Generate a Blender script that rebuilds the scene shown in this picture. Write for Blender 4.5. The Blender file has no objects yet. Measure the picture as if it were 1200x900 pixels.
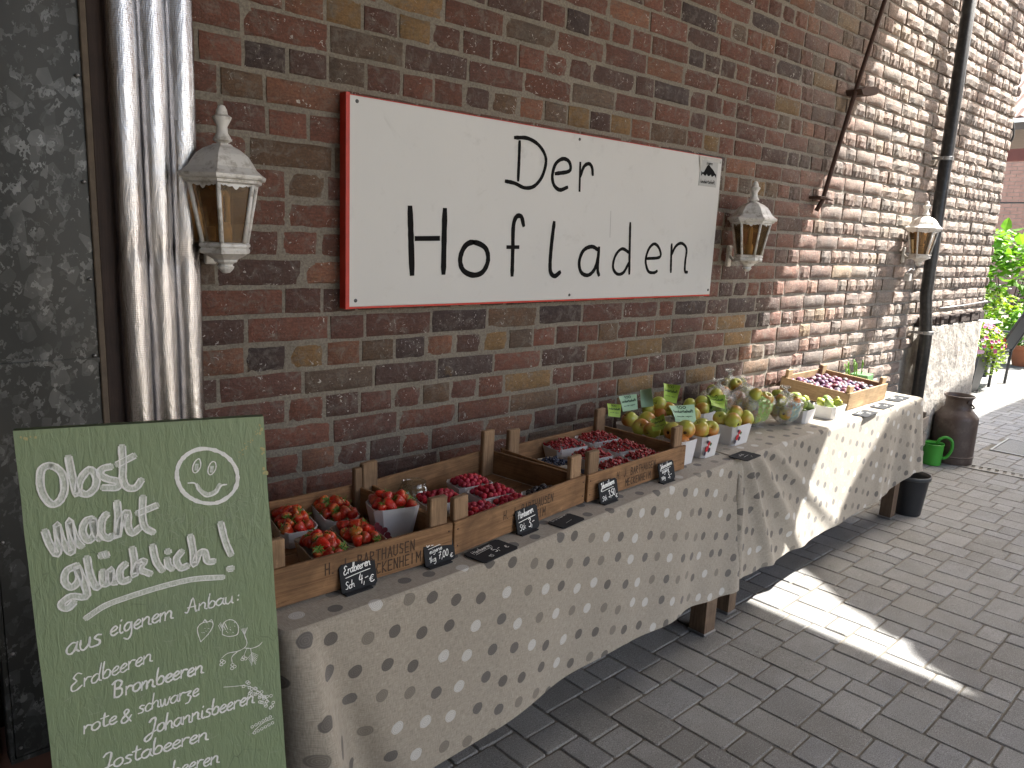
import bpy, bmesh, math, random
import numpy as np
from mathutils import Vector, Matrix, Euler
random.seed(7)
RNG = np.random.default_rng(11)
R = math.radians
scene = bpy.context.scene
col = scene.collection

# ------------------------------------------------------------------ camera
cam_d = bpy.data.cameras.new('camera'); cam = bpy.data.objects.new('camera', cam_d); col.objects.link(cam)
cam_d.sensor_width = 36; cam_d.lens = 26.95; cam_d.clip_start = .05; cam_d.clip_end = 500
F = 898.35; VX = np.array([1007., -132., F]); VD = np.array([-205., 4550., F])
VX /= np.linalg.norm(VX); VD /= np.linalg.norm(VD)
RW = np.stack([VX, np.cross(-VD, VX), -VD])           # rows: world axes in (right, down, forward)
CAM = np.array([0, 0, 1.55])
m = Matrix([[RW[i][0], -RW[i][1], -RW[i][2], CAM[i]] for i in range(3)] + [[0, 0, 0, 1]])
cam.matrix_world = m
scene.camera = cam

def proj(p):                                          # only used to choose which pieces show largest
    q = RW.T @ (np.array(p, float) - CAM)
    if q[2] < .05: return None
    return 600 + F*q[0]/q[2], 450 + F*q[1]/q[2], q[2]

# ------------------------------------------------------------------ world, sun, exposure
SUN = Vector((2, -1, 3.05)).normalized()
w = bpy.data.worlds.new('World'); scene.world = w; w.use_nodes = True
nt = w.node_tree; bg = nt.nodes['Background']; sky = nt.nodes.new('ShaderNodeTexSky')
sky.sky_type = 'NISHITA'; sky.sun_disc = False; sky.sun_elevation = math.asin(SUN.z)
sky.sun_rotation = math.atan2(SUN.x, SUN.y); sky.dust_density = 5.0; sky.air_density = .8; sky.ozone_density = 1.0
hz = nt.nodes.new('ShaderNodeMixRGB'); hz.blend_type = 'MULTIPLY'; hz.inputs[0].default_value = 1; hz.inputs[2].default_value = (.985, 1, .95, 1)
nt.links.new(sky.outputs[0], hz.inputs[1]); nt.links.new(hz.outputs[0], bg.inputs[0]); bg.inputs[1].default_value = .145
sl = bpy.data.lights.new('sun', 'SUN'); sl.energy = 4.7; sl.angle = R(.5); sl.color = (1, .965, .90)
so = bpy.data.objects.new('sun', sl); col.objects.link(so)
so.rotation_euler = SUN.to_track_quat('Z', 'Y').to_euler(); so.location = (8, -5, 12)
scene.view_settings.view_transform = 'Standard'; scene.view_settings.look = 'None'
scene.view_settings.exposure = 2.2; scene.view_settings.gamma = 1
scene.view_settings.use_curve_mapping = False
scene.cycles.max_bounces = 7; scene.cycles.transparent_max_bounces = 12
scene.cycles.caustics_reflective = False; scene.cycles.caustics_refractive = False

# ------------------------------------------------------------------ materials
class NT:
    def __init__(s, name):
        s.m = bpy.data.materials.new(name); s.m.use_nodes = True
        s.t = s.m.node_tree; s.b = s.t.nodes['Principled BSDF']; s.out = s.t.nodes['Material Output']
    def n(s, t, **kw):
        o = s.t.nodes.new('ShaderNode'+t)
        for k, v in kw.items(): setattr(o, k, v)
        return o
    def l(s, a, b): s.t.links.new(a, b)
    def co(s, kind='Object'):
        if kind == 'World': return s.n('NewGeometry').outputs['Position']
        return s.n('TexCoord').outputs[kind]
    def map(s, src, scale=(1, 1, 1), rot=(0, 0, 0), loc=(0, 0, 0)):
        o = s.n('Mapping'); s.l(src, o.inputs[0]); o.inputs['Scale'].default_value = scale
        o.inputs['Rotation'].default_value = rot; o.inputs['Location'].default_value = loc; return o.outputs[0]
    def noise(s, src, scale, detail=4, rough=.55, dist=0):
        o = s.n('TexNoise'); s.l(src, o.inputs['Vector']); o.inputs['Scale'].default_value = scale
        o.inputs['Detail'].default_value = detail; o.inputs['Roughness'].default_value = rough
        o.inputs['Distortion'].default_value = dist; return o.outputs[0]
    def vor(s, src, scale, rnd=1, feature='F1', dims='3D'):
        o = s.n('TexVoronoi', feature=feature, voronoi_dimensions=dims); s.l(src, o.inputs['Vector'])
        o.inputs['Scale'].default_value = scale; o.inputs['Randomness'].default_value = rnd; return o
    def ramp(s, src, stops, interp='LINEAR'):
        o = s.n('ValToRGB'); s.l(src, o.inputs[0]); e = o.color_ramp.elements; o.color_ramp.interpolation = interp
        while len(e) < len(stops): e.new(.5)
        for i, (p, c) in enumerate(stops):
            e[i].position = p
            e[i].color = (c, c, c, 1) if not isinstance(c, tuple) else (*c, 1)
        return o.outputs[0]
    def mix(s, fac, a, b, mode='MIX'):
        o = s.n('MixRGB', blend_type=mode)
        for i, v in ((0, fac), (1, a), (2, b)):
            if hasattr(v, 'is_linked') or hasattr(v, 'links'): s.l(v, o.inputs[i])
            else: o.inputs[i].default_value = v if i == 0 else (*v, 1)
        return o.outputs[0]
    def math(s, op, a, b=0):
        o = s.n('Math', operation=op)
        for i, v in ((0, a), (1, b)):
            if hasattr(v, 'links'): s.l(v, o.inputs[i])
            else: o.inputs[i].default_value = v
        return o.outputs[0]
    def bump(s, h, strength=.5, dist=.002, prev=None):
        o = s.n('Bump'); s.l(h, o.inputs['Height']); o.inputs['Strength'].default_value = strength
        o.inputs['Distance'].default_value = dist
        if prev is not None: s.l(prev, o.inputs['Normal'])
        return o.outputs[0]
    def fin(s, colr=None, rough=None, normal=None, **kw):
        def put(nm, v):
            if v is None: return
            if hasattr(v, 'links'): s.l(v, s.b.inputs[nm])
            else: s.b.inputs[nm].default_value = (*v, 1) if isinstance(v, tuple) and len(v) == 3 else v
        put('Base Color', colr); put('Roughness', rough); put('Normal', normal)
        for k, v in kw.items(): put(k.replace('_', ' '), v)
        return s.m

def simple(name, c, rough=.6, var=.25, vs=12, bs=60, bump=.3, bd=.002, coord='Object', metal=0, objcol=False, dirt=None, **kw):
    t = NT(name); p = t.co(coord)
    if coord == 'Object':
        oi = t.n('ObjectInfo'); a = t.n('VectorMath', operation='SCALE'); 
        cb = t.n('CombineXYZ'); t.l(oi.outputs['Random'], cb.inputs[0]); t.l(oi.outputs['Random'], cb.inputs[1])
        t.l(cb.outputs[0], a.inputs[0]); a.inputs['Scale'].default_value = 37
        ad = t.n('VectorMath', operation='ADD'); t.l(p, ad.inputs[0]); t.l(a.outputs[0], ad.inputs[1]); p = ad.outputs[0]
    nz = t.noise(p, vs, 5)
    base = t.mix(nz, tuple(x*(1-var) for x in c), tuple(min(1, x*(1+var)) for x in c))
    if dirt: base = t.mix(t.ramp(t.noise(p, dirt[1], 6, .7), [(.5, 0.), (.7, 1.)]), base, dirt[0])
    if objcol: base = t.mix(1., base, t.n('ObjectInfo').outputs['Color'], 'MULTIPLY')
    nb = t.bump(t.noise(p, bs, 6, .65), bump, bd) if bump else None
    return t.fin(base, rough, nb, Metallic=metal, **kw)

# bricks: colour of each brick comes from its object colour or from a per-brick attribute
def brick_mat(name, attr):
    t = NT(name); p = t.co('World')
    c = t.n('Attribute', attribute_name='piece').outputs['Color'] if attr else t.n('ObjectInfo').outputs['Color']
    n1 = t.noise(p, 9, 5, .6, .6); n2 = t.noise(t.map(p, (14, 14, 60)), 3, 5, .7)
    c = t.mix(t.ramp(n1, [(.3, .0), (.72, .75)]), c, t.mix(1., c, (1.45, 1.18, 1.0), 'MULTIPLY'))
    c = t.mix(t.ramp(n2, [(.35, .6), (.6, .0)]), c, t.mix(1., c, (.5, .48, .52), 'MULTIPLY'))
    # ochre burnt skin
    c = t.mix(t.ramp(t.noise(p, 16, 4, .7, 1), [(.62, 0.), (.72, .55)]), c, (.21, .135, .06))
    fine = t.noise(p, 160, 5, .75)
    c = t.mix(t.ramp(fine, [(.35, .45), (.6, 0.)]), c, (.045, .03, .026))
    # white lime chips
    chips = t.math('MULTIPLY', t.ramp(t.noise(p, 52, 3, .6, 1.8), [(.645, 0.), (.67, 1.)]), t.ramp(t.noise(p, 7, 2), [(.42, 0.), (.54, 1.)]))
    c = t.mix(chips, c, (.55, .52, .48))
    # grey cement smear
    c = t.mix(t.ramp(t.noise(p, 26, 6, .75, .8), [(.50, 0.), (.68, .75)]), c, (.19, .17, .145))
    h = t.bump(t.noise(p, 40, 8, .72, .4), .9, .010)
    h = t.bump(t.noise(p, 220, 4, .7), .55, .0025, h)
    return t.fin(c, .88, h)
BRICK = brick_mat('fired_brick', False); BRICKS = brick_mat('fired_brick_joined', True)

def mortar_mat():
    t = NT('lime_mortar'); p = t.co('World')
    c = t.mix(t.noise(p, 6, 5, .6), (.20, .178, .14), (.34, .305, .250))
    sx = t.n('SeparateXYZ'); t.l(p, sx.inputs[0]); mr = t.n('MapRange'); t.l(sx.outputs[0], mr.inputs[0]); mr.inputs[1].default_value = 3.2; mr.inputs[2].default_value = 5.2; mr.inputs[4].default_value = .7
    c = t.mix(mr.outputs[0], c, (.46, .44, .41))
    c = t.mix(t.ramp(t.noise(p, 130, 4, .7), [(.35, .5), (.6, 0.)]), c, (.07, .06, .05))
    h = t.bump(t.noise(p, 60, 7, .75), .8, .006); h = t.bump(t.noise(p, 300, 3, .7), .5, .002, h)
    return t.fin(c, .95, h)
MORTAR = mortar_mat()

def paver_mat(name, attr):
    t = NT(name); p = t.co('World')
    c = t.n('Attribute', attribute_name='piece').outputs['Color'] if attr else t.n('ObjectInfo').outputs['Color']
    c = t.mix(t.ramp(t.noise(p, 5, 5, .65), [(.3, .0), (.75, .45)]), c, t.mix(1., c, (.62, .58, .54), 'MULTIPLY'))
    c = t.mix(t.ramp(t.noise(p, 260, 3, .8), [(.38, .75), (.50, 0.)]), c, (.05, .05, .050))
    c = t.mix(t.ramp(t.noise(p, 2.2, 5, .6), [(.35, .35), (.6, 0.)]), c, (.11, .10, .088))
    c = t.mix(t.ramp(t.vor(p, 7, 1).outputs['Distance'], [(.045, .55), (.06, 0.)]), c, (.07, .068, .064))
    c = t.mix(t.ramp(t.noise(p, 230, 3, .8), [(.57, 0.), (.64, .8)]), c, (.42, .42, .41))
    c = t.mix(t.ramp(t.noise(p, 24, 6, .8, .5), [(.60, 0.), (.74, .35)]), c, (.21, .19, .16))
    h = t.bump(t.noise(p, 260, 5, .8), .55, .0022); h = t.bump(t.noise(p, 30, 4), .25, .003, h)
    return t.fin(c, t.ramp(t.noise(p, 12, 4), [(.3, .62), (.7, .86)]), h)
PAVER = paver_mat('concrete_paver', False); PAVERS = paver_mat('concrete_paver_joined', True)

SAND = simple('joint_sand', (.15, .135, .11), .95, .75, 5, 200, .7, .004, 'World')
CONC = simple('plaster', (.42, .39, .35), .93, .3, 4, 45, 1, .008, 'World', dirt=((.20, .17, .15), 6))
SLAB = simple('roof_boards', (.22, .17, .13), .9, .2, 5, 40, .4, .003, 'World')
PINK = simple('garden_brick', (.40, .26, .22), .9, .3, 6, 40, .5, .003, 'World')

def wood_mat(name, c1, c2, rough=.75, axis=0, s=1.0):
    t = NT(name); p = t.co('Object')
    oi = t.n('ObjectInfo'); cb = t.n('CombineXYZ')
    for i in range(3): t.l(t.math('MULTIPLY', oi.outputs['Random'], 31+i*7), cb.inputs[i])
    ad = t.n('VectorMath', operation='ADD'); t.l(p, ad.inputs[0]); t.l(cb.outputs[0], ad.inputs[1]); p = ad.outputs[0]
    sc = [90*s, 90*s, 90*s]; sc[axis] = 5*s
    g = t.noise(t.map(p, tuple(sc)), 1.2, 6, .6, 1.4)
    c = t.mix(t.ramp(g, [(.3, 0.), (.7, 1.)]), c1, c2)
    blot = t.noise(p, 9, 4, .6, .4)
    c = t.mix(t.ramp(blot, [(.45, 0.), (.75, .65)]), c, tuple(x*.42 for x in c1))
    c = t.mix(t.ramp(t.noise(p, 28, 5, .75), [(.60, 0.), (.74, .4)]), c, tuple(min(1, x*1.5) for x in c2))
    rv = t.math('ADD', t.math('MULTIPLY', oi.outputs['Random'], .45), .78)
    c = t.mix(1., c, rv, 'MULTIPLY')
    h = t.bump(g, .5, .0015)
    return t.fin(c, rough, h)
WOODX = wood_mat('crate_wood_long', (.165, .082, .034), (.34, .19, .088), axis=0)
WOODY = wood_mat('crate_wood_short', (.165, .084, .036), (.35, .20, .092), axis=1)
WOODZ = wood_mat('crate_wood_post', (.17, .10, .052), (.34, .22, .125), axis=2)
WOODL = wood_mat('table_leg_wood', (.12, .075, .045), (.25, .17, .11), axis=2, s=.7)
WOODN = wood_mat('new_crate_wood', (.24, .155, .078), (.41, .29, .165), axis=0)
WOODNY = wood_mat('new_crate_wood_side', (.24, .155, .078), (.41, .29, .165), axis=1)
GREYW = wood_mat('weathered_wood', (.14, .12, .10), (.26, .23, .20), axis=0)
DARKW = wood_mat('dark_timber', (.022, .012, .009), (.045, .024, .017), axis=2, s=.5)
REDW = simple('red_brown_timber', (.16, .045, .032), .6, .3, 6, 60, .3)

def cloth_mat():
    t = NT('linen_cloth_with_dots'); uv = t.n('UVMap').outputs[0]
    p = t.map(uv, (1, 1.1, 1), (0, 0, R(17)))
    v = t.vor(p, 11.7, .26, dims='2D')
    wob = t.noise(uv, 60, 2)
    d = t.math('ADD', v.outputs['Distance'], t.math('MULTIPLY', wob, .05))
    mask = t.ramp(d, [(.218, 1.), (.233, 0.)])
    sep = t.n('SeparateColor'); t.l(v.outputs['Color'], sep.inputs[0])
    kinds = t.ramp(sep.outputs[0], [(0., (.11, .098, .09)), (.34, (.66, .65, .62)), (.60, (.225, .20, .165)), (.82, (.125, .115, .11))], 'CONSTANT')
    rings = t.ramp(t.math('SINE', t.math('MULTIPLY', t.math('ADD', v.outputs['Distance'], t.math('MULTIPLY', wob, .06)), 118)), [(.35, .72), (.65, 1.)])
    kinds = t.mix(1., kinds, rings, 'MULTIPLY')
    wx = t.noise(t.map(uv, (520, 60, 1)), 1, 2, .5); wy = t.noise(t.map(uv, (60, 520, 1)), 1, 2, .5)
    wv = t.math('ADD', t.math('MULTIPLY', wx, .5), t.math('MULTIPLY', wy, .5))
    lin = t.mix(t.ramp(wv, [(.32, 0.), (.68, 1.)]), (.235, .205, .165), (.45, .405, .335))
    lin = t.mix(t.ramp(t.noise(uv, 2.5, 3), [(.35, 0.), (.7, .18)]), lin, (.27, .24, .20))
    kinds = t.mix(.12, kinds, lin)
    c = t.mix(mask, lin, kinds)
    h = t.bump(wv, .45, .0010)
    h = t.bump(t.noise(uv, 7, 3), .35, .012, h)
    return t.fin(c, .9, h, Sheen_Weight=.15)
CLOTH = cloth_mat()

WHITE = simple('weathered_white_paint', (.66, .655, .63), .45, .08, 9, 90, .25, .001, dirt=((.28, .25, .20), 22))
def sign_mat():
    t = NT('white_board_paint'); p = t.co('World')
    c = t.mix(t.noise(p, 2.2, 4), (.57, .57, .55), (.64, .64, .62))
    c = t.mix(t.ramp(t.noise(p, 7, 7, .8, .6), [(.57, 0.), (.75, .5)]), c, (.43, .425, .40))
    return t.fin(c, .42, t.bump(t.noise(t.map(p, (30, 30, 4)), 3, 4), .12, .002))
SIGNW = sign_mat()
RED = simple('red_edge_paint', (.52, .03, .014), .5, .3, 30, 90, .3)
BLACKP = simple('black_marker_paint', (.010, .010, .010), .9, .3, 40, 40, .1, Specular_IOR_Level=.12)
SCREW = simple('dull_screw', (.08, .08, .08), .4, .2, 40, 40, 0, metal=.8)
STICK = simple('sticker_paper', (.42, .43, .42), .4, .08, 30, 40, .1)
CLEAR = simple('scuffed_foil', (.50, .50, .47), .25, .2, 50, 90, .6)
GREYM = simple('pencil_grey', (.33, .33, .32), .7, .1, 40, 40, 0)

def galv():
    t = NT('galvanised_steel'); p = t.map(t.co('World'), (1, 1, .75))
    wp = t.mix(.035, p, t.noise(p, 30, 3), 'ADD')
    v = t.vor(p, 42, 1.); sep = t.n('SeparateColor'); t.l(v.outputs['Color'], sep.inputs[0])
    v2 = t.vor(t.mix(.06, p, t.noise(p, 60, 3), 'ADD'), 75, 1.); se2 = t.n('SeparateColor'); t.l(v2.outputs['Color'], se2.inputs[0])
    sp = t.math('MULTIPLY', t.math('ADD', t.math('MULTIPLY', t.ramp(sep.outputs[1], [(.70, 0.), (.95, 1.)]), .45), t.math('MULTIPLY', t.ramp(se2.outputs[0], [(.72, 0.), (1., 1.)]), .9)), t.ramp(t.noise(p, 12, 3), [(.35, .25), (.6, 1.)]))
    c = t.mix(sp, (.032, .034, .033), (.17, .175, .175))
    c = t.mix(t.ramp(t.noise(p, 3, 5), [(.45, 0.), (.8, .5)]), c, (.07, .062, .05))
    return t.fin(c, t.ramp(sp, [(0, .50), (1, .40)]), t.bump(t.noise(p, 6, 3), .3, .01), Metallic=.35)
GALV = galv()
RUSTE = simple('rusty_sheet_edge', (.11, .085, .062), .8, .5, 30, 90, .5)
def foil():
    t = NT('aluminium_foil_wrap'); p = t.co('Object')
    z = t.map(p, (1, 1, .25))
    h = t.bump(t.noise(z, 35, 6, .7, .5), .55, .006)
    sx = t.n('SeparateXYZ'); t.l(p, sx.inputs[0])
    g1 = t.ramp(t.math('SINE', t.math('MULTIPLY', sx.outputs[2], 1300)), [(.35, 0.), (.65, 1.)])
    at = t.math('ARCTAN2', sx.outputs[1], sx.outputs[0]); g2 = t.ramp(t.math('SINE', t.math('MULTIPLY', at, 44)), [(.35, 0.), (.65, 1.)])
    g = t.math('ADD', g1, g2)
    h = t.bump(g, .18, .001, h)
    c = t.mix(t.ramp(g, [(0., 0.), (.9, .3)]), (.62, .61, .62), (.40, .39, .40))
    return t.fin(c, .20, h, Metallic=1.)
FOIL = foil()
def chalkboard():
    t = NT('green_board_paint'); p = t.co('Object')
    c = t.mix(t.noise(p, 5, 4), (.210, .285, .160), (.255, .330, .200))
    st = t.noise(t.map(p, (55, 55, 14)), 2, 5, .6, .8)
    c = t.mix(t.ramp(t.noise(p, 6, 5, .7, .5), [(.45, 0.), (.75, .45)]), c, (.20, .26, .18))
    c = t.mix(t.ramp(t.noise(p, 45, 5, .8, 1.5), [(.62, 0.), (.70, .35)]), c, (.36, .40, .32))
    cr = t.vor(t.map(p, (1, 1, .45)), 46, 1., 'DISTANCE_TO_EDGE').outputs[0]
    crk = t.math('MULTIPLY', t.ramp(cr, [(0., .6), (.022, 0.)]), t.ramp(t.noise(p, 12, 2), [(.60, 0.), (.68, 1.)]))
    c = t.mix(crk, c, (.05, .06, .035))
    h = t.bump(st, .6, .004); h = t.bump(t.noise(p, 120, 4), .25, .001, h)
    return t.fin(c, .5, h)
GREENB = chalkboard()
WORN = simple('worn_wood_edge', (.42, .36, .18), .8, .4, 60, 90, .4)
CHALK = simple('chalk_white', (.88, .90, .88), .9, .12, 120, 300, .4)
def chalkfill():
    t = NT('chalk_fill'); p = t.co('Object')
    c = t.mix(t.ramp(t.noise(t.map(p, (60, 60, 25)), 6, 5, .75), [(.35, 0.), (.62, 1.)]), (.44, .49, .41), (.76, .79, .75))
    return t.fin(c, .9)
CHALKF = chalkfill()
CHALKG = simple('chalk_ghost', (.30, .36, .25), .9, .25, 60, 300, .2)
GOLDG = simple('worn_yellow_paint', (.45, .40, .20), .8, .3, 90, 100, .2)
SLATE = simple('slate_card', (.010, .012, .016), .85, .3, 20, 90, .1)
PUN = simple('punnet_card', (.66, .66, .67), .7, .05, 20, 40, .1)
PUNB = simple('punnet_card_brown', (.42, .36, .28), .8, .12, 20, 60, .2)
def fruit(name, c, rough, spec=.5, bump=0, coat=0, objcol=True, **k):
    return simple(name, c, rough, .28, 30, 160, bump, .001, objcol=objcol, Coat_Weight=coat, **k)
def straw_mat():
    t = NT('strawberry_skin'); p = t.co('Object')
    v = t.vor(t.map(p, (1, 1, .75)), 230, .35)
    sd = t.ramp(v.outputs['Distance'], [(.14, 1.), (.22, 0.)])
    c = t.mix(t.noise(p, 35, 3), (.50, .012, .008), (.74, .05, .02))
    sx = t.n('SeparateXYZ'); t.l(p, sx.inputs[0])
    c = t.mix(t.ramp(sx.outputs[2], [(.004, 0.), (.013, .7)]), c, (.80, .22, .07))
    c = t.mix(1., c, t.n('ObjectInfo').outputs['Color'], 'MULTIPLY')
    c = t.mix(t.math('MULTIPLY', sd, .7), c, (.60, .30, .05))
    h = t.bump(t.ramp(v.outputs['Distance'], [(.1, 0.), (.4, 1.)]), .7, .0012)
    return t.fin(c, .28, h, Coat_Weight=.35, Subsurface_Weight=.0)
STRAW = straw_mat()
CALYX = simple('strawberry_leaf', (.12, .22, .03), .6, .4, 60, 90, .3)
RASP = fruit('raspberry_skin', (.40, .018, .045), .55, bump=.3)
BLACKB = fruit('blackberry_skin', (.012, .010, .018), .3, bump=.2, objcol=False)
CURR = fruit('redcurrant_skin', (.34, .006, .012), .12, coat=.5, objcol=False)
BCURR = fruit('blueberry_skin', (.020, .028, .06), .45, objcol=False, dirt=((.10, .13, .2), 90))
STEM = simple('stalk', (.12, .10, .03), .7)
def apple_mat():
    t = NT('apple_skin'); p = t.co('Object'); oi = t.n('ObjectInfo')
    sx = t.n('SeparateXYZ'); t.l(p, sx.inputs[0])
    side = t.math('ADD', t.math('MULTIPLY', sx.outputs[0], 18), t.math('MULTIPLY', t.noise(p, 40, 4), .9))
    side = t.math('ADD', side, t.math('SUBTRACT', t.math('MULTIPLY', oi.outputs['Random'], .7), .62))
    blush = t.ramp(side, [(.05, 0.), (.75, 1.)])
    st = t.noise(t.map(p, (120, 120, 12)), 1.5, 3, .6)
    base = t.mix(t.noise(p, 25, 3), (.36, .45, .06), (.58, .55, .10))
    c = t.mix(t.math('MULTIPLY', blush, .85), base, t.mix(st, (.62, .21, .05), (.48, .08, .03)))
    c = t.mix(t.ramp(t.noise(p, 420, 2), [(.62, 0.), (.7, .5)]), c, (.55, .50, .20))
    return t.fin(c, .3, None, Coat_Weight=.2)
APPLE = apple_mat()
PEAR = fruit('green_pear_skin', (.30, .36, .11), .4, objcol=True, dirt=((.28, .26, .08), 40))
PLUM = fruit('plum_skin', (.09, .036, .06), .55, objcol=True, dirt=((.27, .24, .34), 45))
STALK = simple('apple_stalk', (.06, .035, .015), .8)
PAPER = simple('pale_green_paper', (.40, .62, .42), .6, .06, 20, 60, .1)
PAPERY = simple('lime_green_paper', (.38, .58, .08), .5, .1, 20, 60, .1)
INK = simple('dark_green_ink', (.02, .06, .03), .6, 0, 5, 5, 0)
INKB = simple('stencil_ink', (.055, .032, .019), .85, .4, 60, 60, 0)
BERRYR = simple('printed_red', (.50, .02, .03), .5, .4, 120, 60, 0)
BERRYD = simple('printed_dark', (.03, .02, .05), .5, .4, 120, 60, 0)
BERRYL = simple('printed_leaf', (.08, .16, .05), .5, .4, 120, 60, 0)
def bag_mat(name, tint, op, coord='Object'):
    t = NT(name); p = t.co(coord)
    h = t.bump(t.noise(p, 38, 6, .75, 2.5), 1, .02)
    g = t.n('BsdfGlossy'); g.inputs['Roughness'].default_value = .12; t.l(h, g.inputs['Normal'])
    d = t.n('BsdfDiffuse'); d.inputs[0].default_value = (*tint, 1)
    tr = t.n('BsdfTransparent')
    fr = t.n('LayerWeight'); fr.inputs[0].default_value = .35; t.l(h, fr.inputs['Normal'])
    m1 = t.n('MixShader'); t.l(t.ramp(t.noise(p, 26, 5, .7, 3.5), [(.44, op*.45), (.50, op), (.56, min(1, op*2.6)), (.60, op*.7)]), m1.inputs[0]); t.l(tr.outputs[0], m1.inputs[1]); t.l(d.outputs[0], m1.inputs[2])
    m2 = t.n('MixShader'); t.l(t.math('ADD', t.math('MULTIPLY', fr.outputs['Facing'], .55), .10), m2.inputs[0]); t.l(m1.outputs[0], m2.inputs[1]); t.l(g.outputs[0], m2.inputs[2])
    t.l(m2.outputs[0], t.out.inputs[0]); return t.m
BAG = bag_mat('clear_plastic_film', (.85, .90, .84), .17); BAGG = bag_mat('green_printed_film', (.36, .62, .14), .62)
BAGB = bag_mat('pale_blue_printed_film', (.40, .62, .60), .6)
def glass_mat():
    t = NT('clear_glass'); g = t.n('BsdfGlossy'); g.inputs['Roughness'].default_value = .03; tr = t.n('BsdfTransparent'); tr.inputs[0].default_value = (.93, .96, .95, 1)
    f = t.n('LayerWeight'); f.inputs[0].default_value = .25; m1 = t.n('MixShader'); t.l(t.math('ADD', t.math('MULTIPLY', f.outputs['Facing'], .5), .04), m1.inputs[0]); t.l(tr.outputs[0], m1.inputs[1]); t.l(g.outputs[0], m1.inputs[2]); t.l(m1.outputs[0], t.out.inputs[0]); return t.m
GLASS = glass_mat()
AMBER = NT('amber_lamp_glass')
def amber(t):
    tr = t.n('BsdfTransparent'); tr.inputs[0].default_value = (.72, .52, .30, 1)
    d = t.n('BsdfDiffuse'); d.inputs[0].default_value = (.24, .155, .07, 1)
    g = t.n('BsdfGlossy'); g.inputs['Roughness'].default_value = .06
    a = t.n('MixShader'); a.inputs[0].default_value = .28; t.l(tr.outputs[0], a.inputs[1]); t.l(d.outputs[0], a.inputs[2])
    f = t.n('Fresnel'); f.inputs[0].default_value = 1.45
    b = t.n('MixShader'); t.l(f.outputs[0], b.inputs[0]); t.l(a.outputs[0], b.inputs[1]); t.l(g.outputs[0], b.inputs[2])
    t.l(b.outputs[0], t.out.inputs[0]); return t.m
AMBER = amber(AMBER)
LAMPW = simple('white_cast_metal', (.72, .71, .68), .38, .1, 14, 120, .3, .001, dirt=((.30, .27, .22), 30))
BULB = simple('white_bulb_plastic', (.85, .80, .66), .4, .05)
PIPE = simple('black_iron_pipe', (.014, .015, .016), .38, .3, 20, 80, .3, dirt=((.05, .05, .05), 30))
RUST = simple('rusty_iron', (.060, .030, .022), .8, .5, 30, 120, .6)
STEEL = simple('grey_steel', (.30, .30, .30), .4, .2, 30, 90, .2, metal=.7)
CANM = simple('brown_painted_can', (.075, .050, .040), .45, .25, 9, 50, .3, .002, dirt=((.13, .10, .08), 12))
GREENP = simple('green_plastic', (.055, .33, .035), .4, .12, 9, 30, .05)
BLACKPL = simple('black_plastic', (.014, .016, .020), .42, .2, 9, 30, .1)
CHAIRM = simple('dark_grey_metal', (.035, .037, .040), .45, .2, 20, 50, .1)
CHAIRF = simple('grey_mesh_fabric', (.10, .11, .12), .8, .2, 200, 300, .4)
CUSH = simple('pale_blue_cushion', (.35, .48, .62), .9, .1)
TABW = simple('pale_table_top', (.55, .62, .70), .4, .1)
CERAM = simple('white_cup', (.8, .8, .8), .2, .02)
TERRA = simple('terracotta', (.36, .13, .06), .85, .2)
def leafm(name, c):
    t = NT(name); p = t.co('World')
    cc = t.mix(t.noise(p, 9, 3), tuple(x*.55 for x in c), tuple(x*1.45 for x in c))
    t.fin(cc, .5, None); tl = t.n('BsdfTranslucent'); t.l(t.mix(1., cc, (1.5, 1.6, .7), 'MULTIPLY'), tl.inputs[0]); mx = t.n('MixShader'); mx.inputs[0].default_value = .42
    t.l(t.b.outputs[0], mx.inputs[1]); t.l(tl.outputs[0], mx.inputs[2]); t.l(mx.outputs[0], t.out.inputs[0]); return t.m
LEAF = leafm('fresh_leaf', (.13, .27, .03)); LEAFD = leafm('dark_leaf', (.055, .12, .022)); LEAFY = leafm('lime_leaf', (.22, .32, .03))
PETP = simple('pink_petal', (.62, .15, .30), .7, .3); PETR = simple('red_petal', (.6, .05, .03), .7, .2); PETW = simple('pale_petal', (.75, .5, .6), .7, .1)
TILE = simple('roof_tile', (.17, .10, .075), .8, .4, 8, 40, .4, coord='World')
STONEB = simple('dark_header_stone', (.055, .040, .035), .95, .5, 30, 60, .8, .01, 'World')

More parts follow.
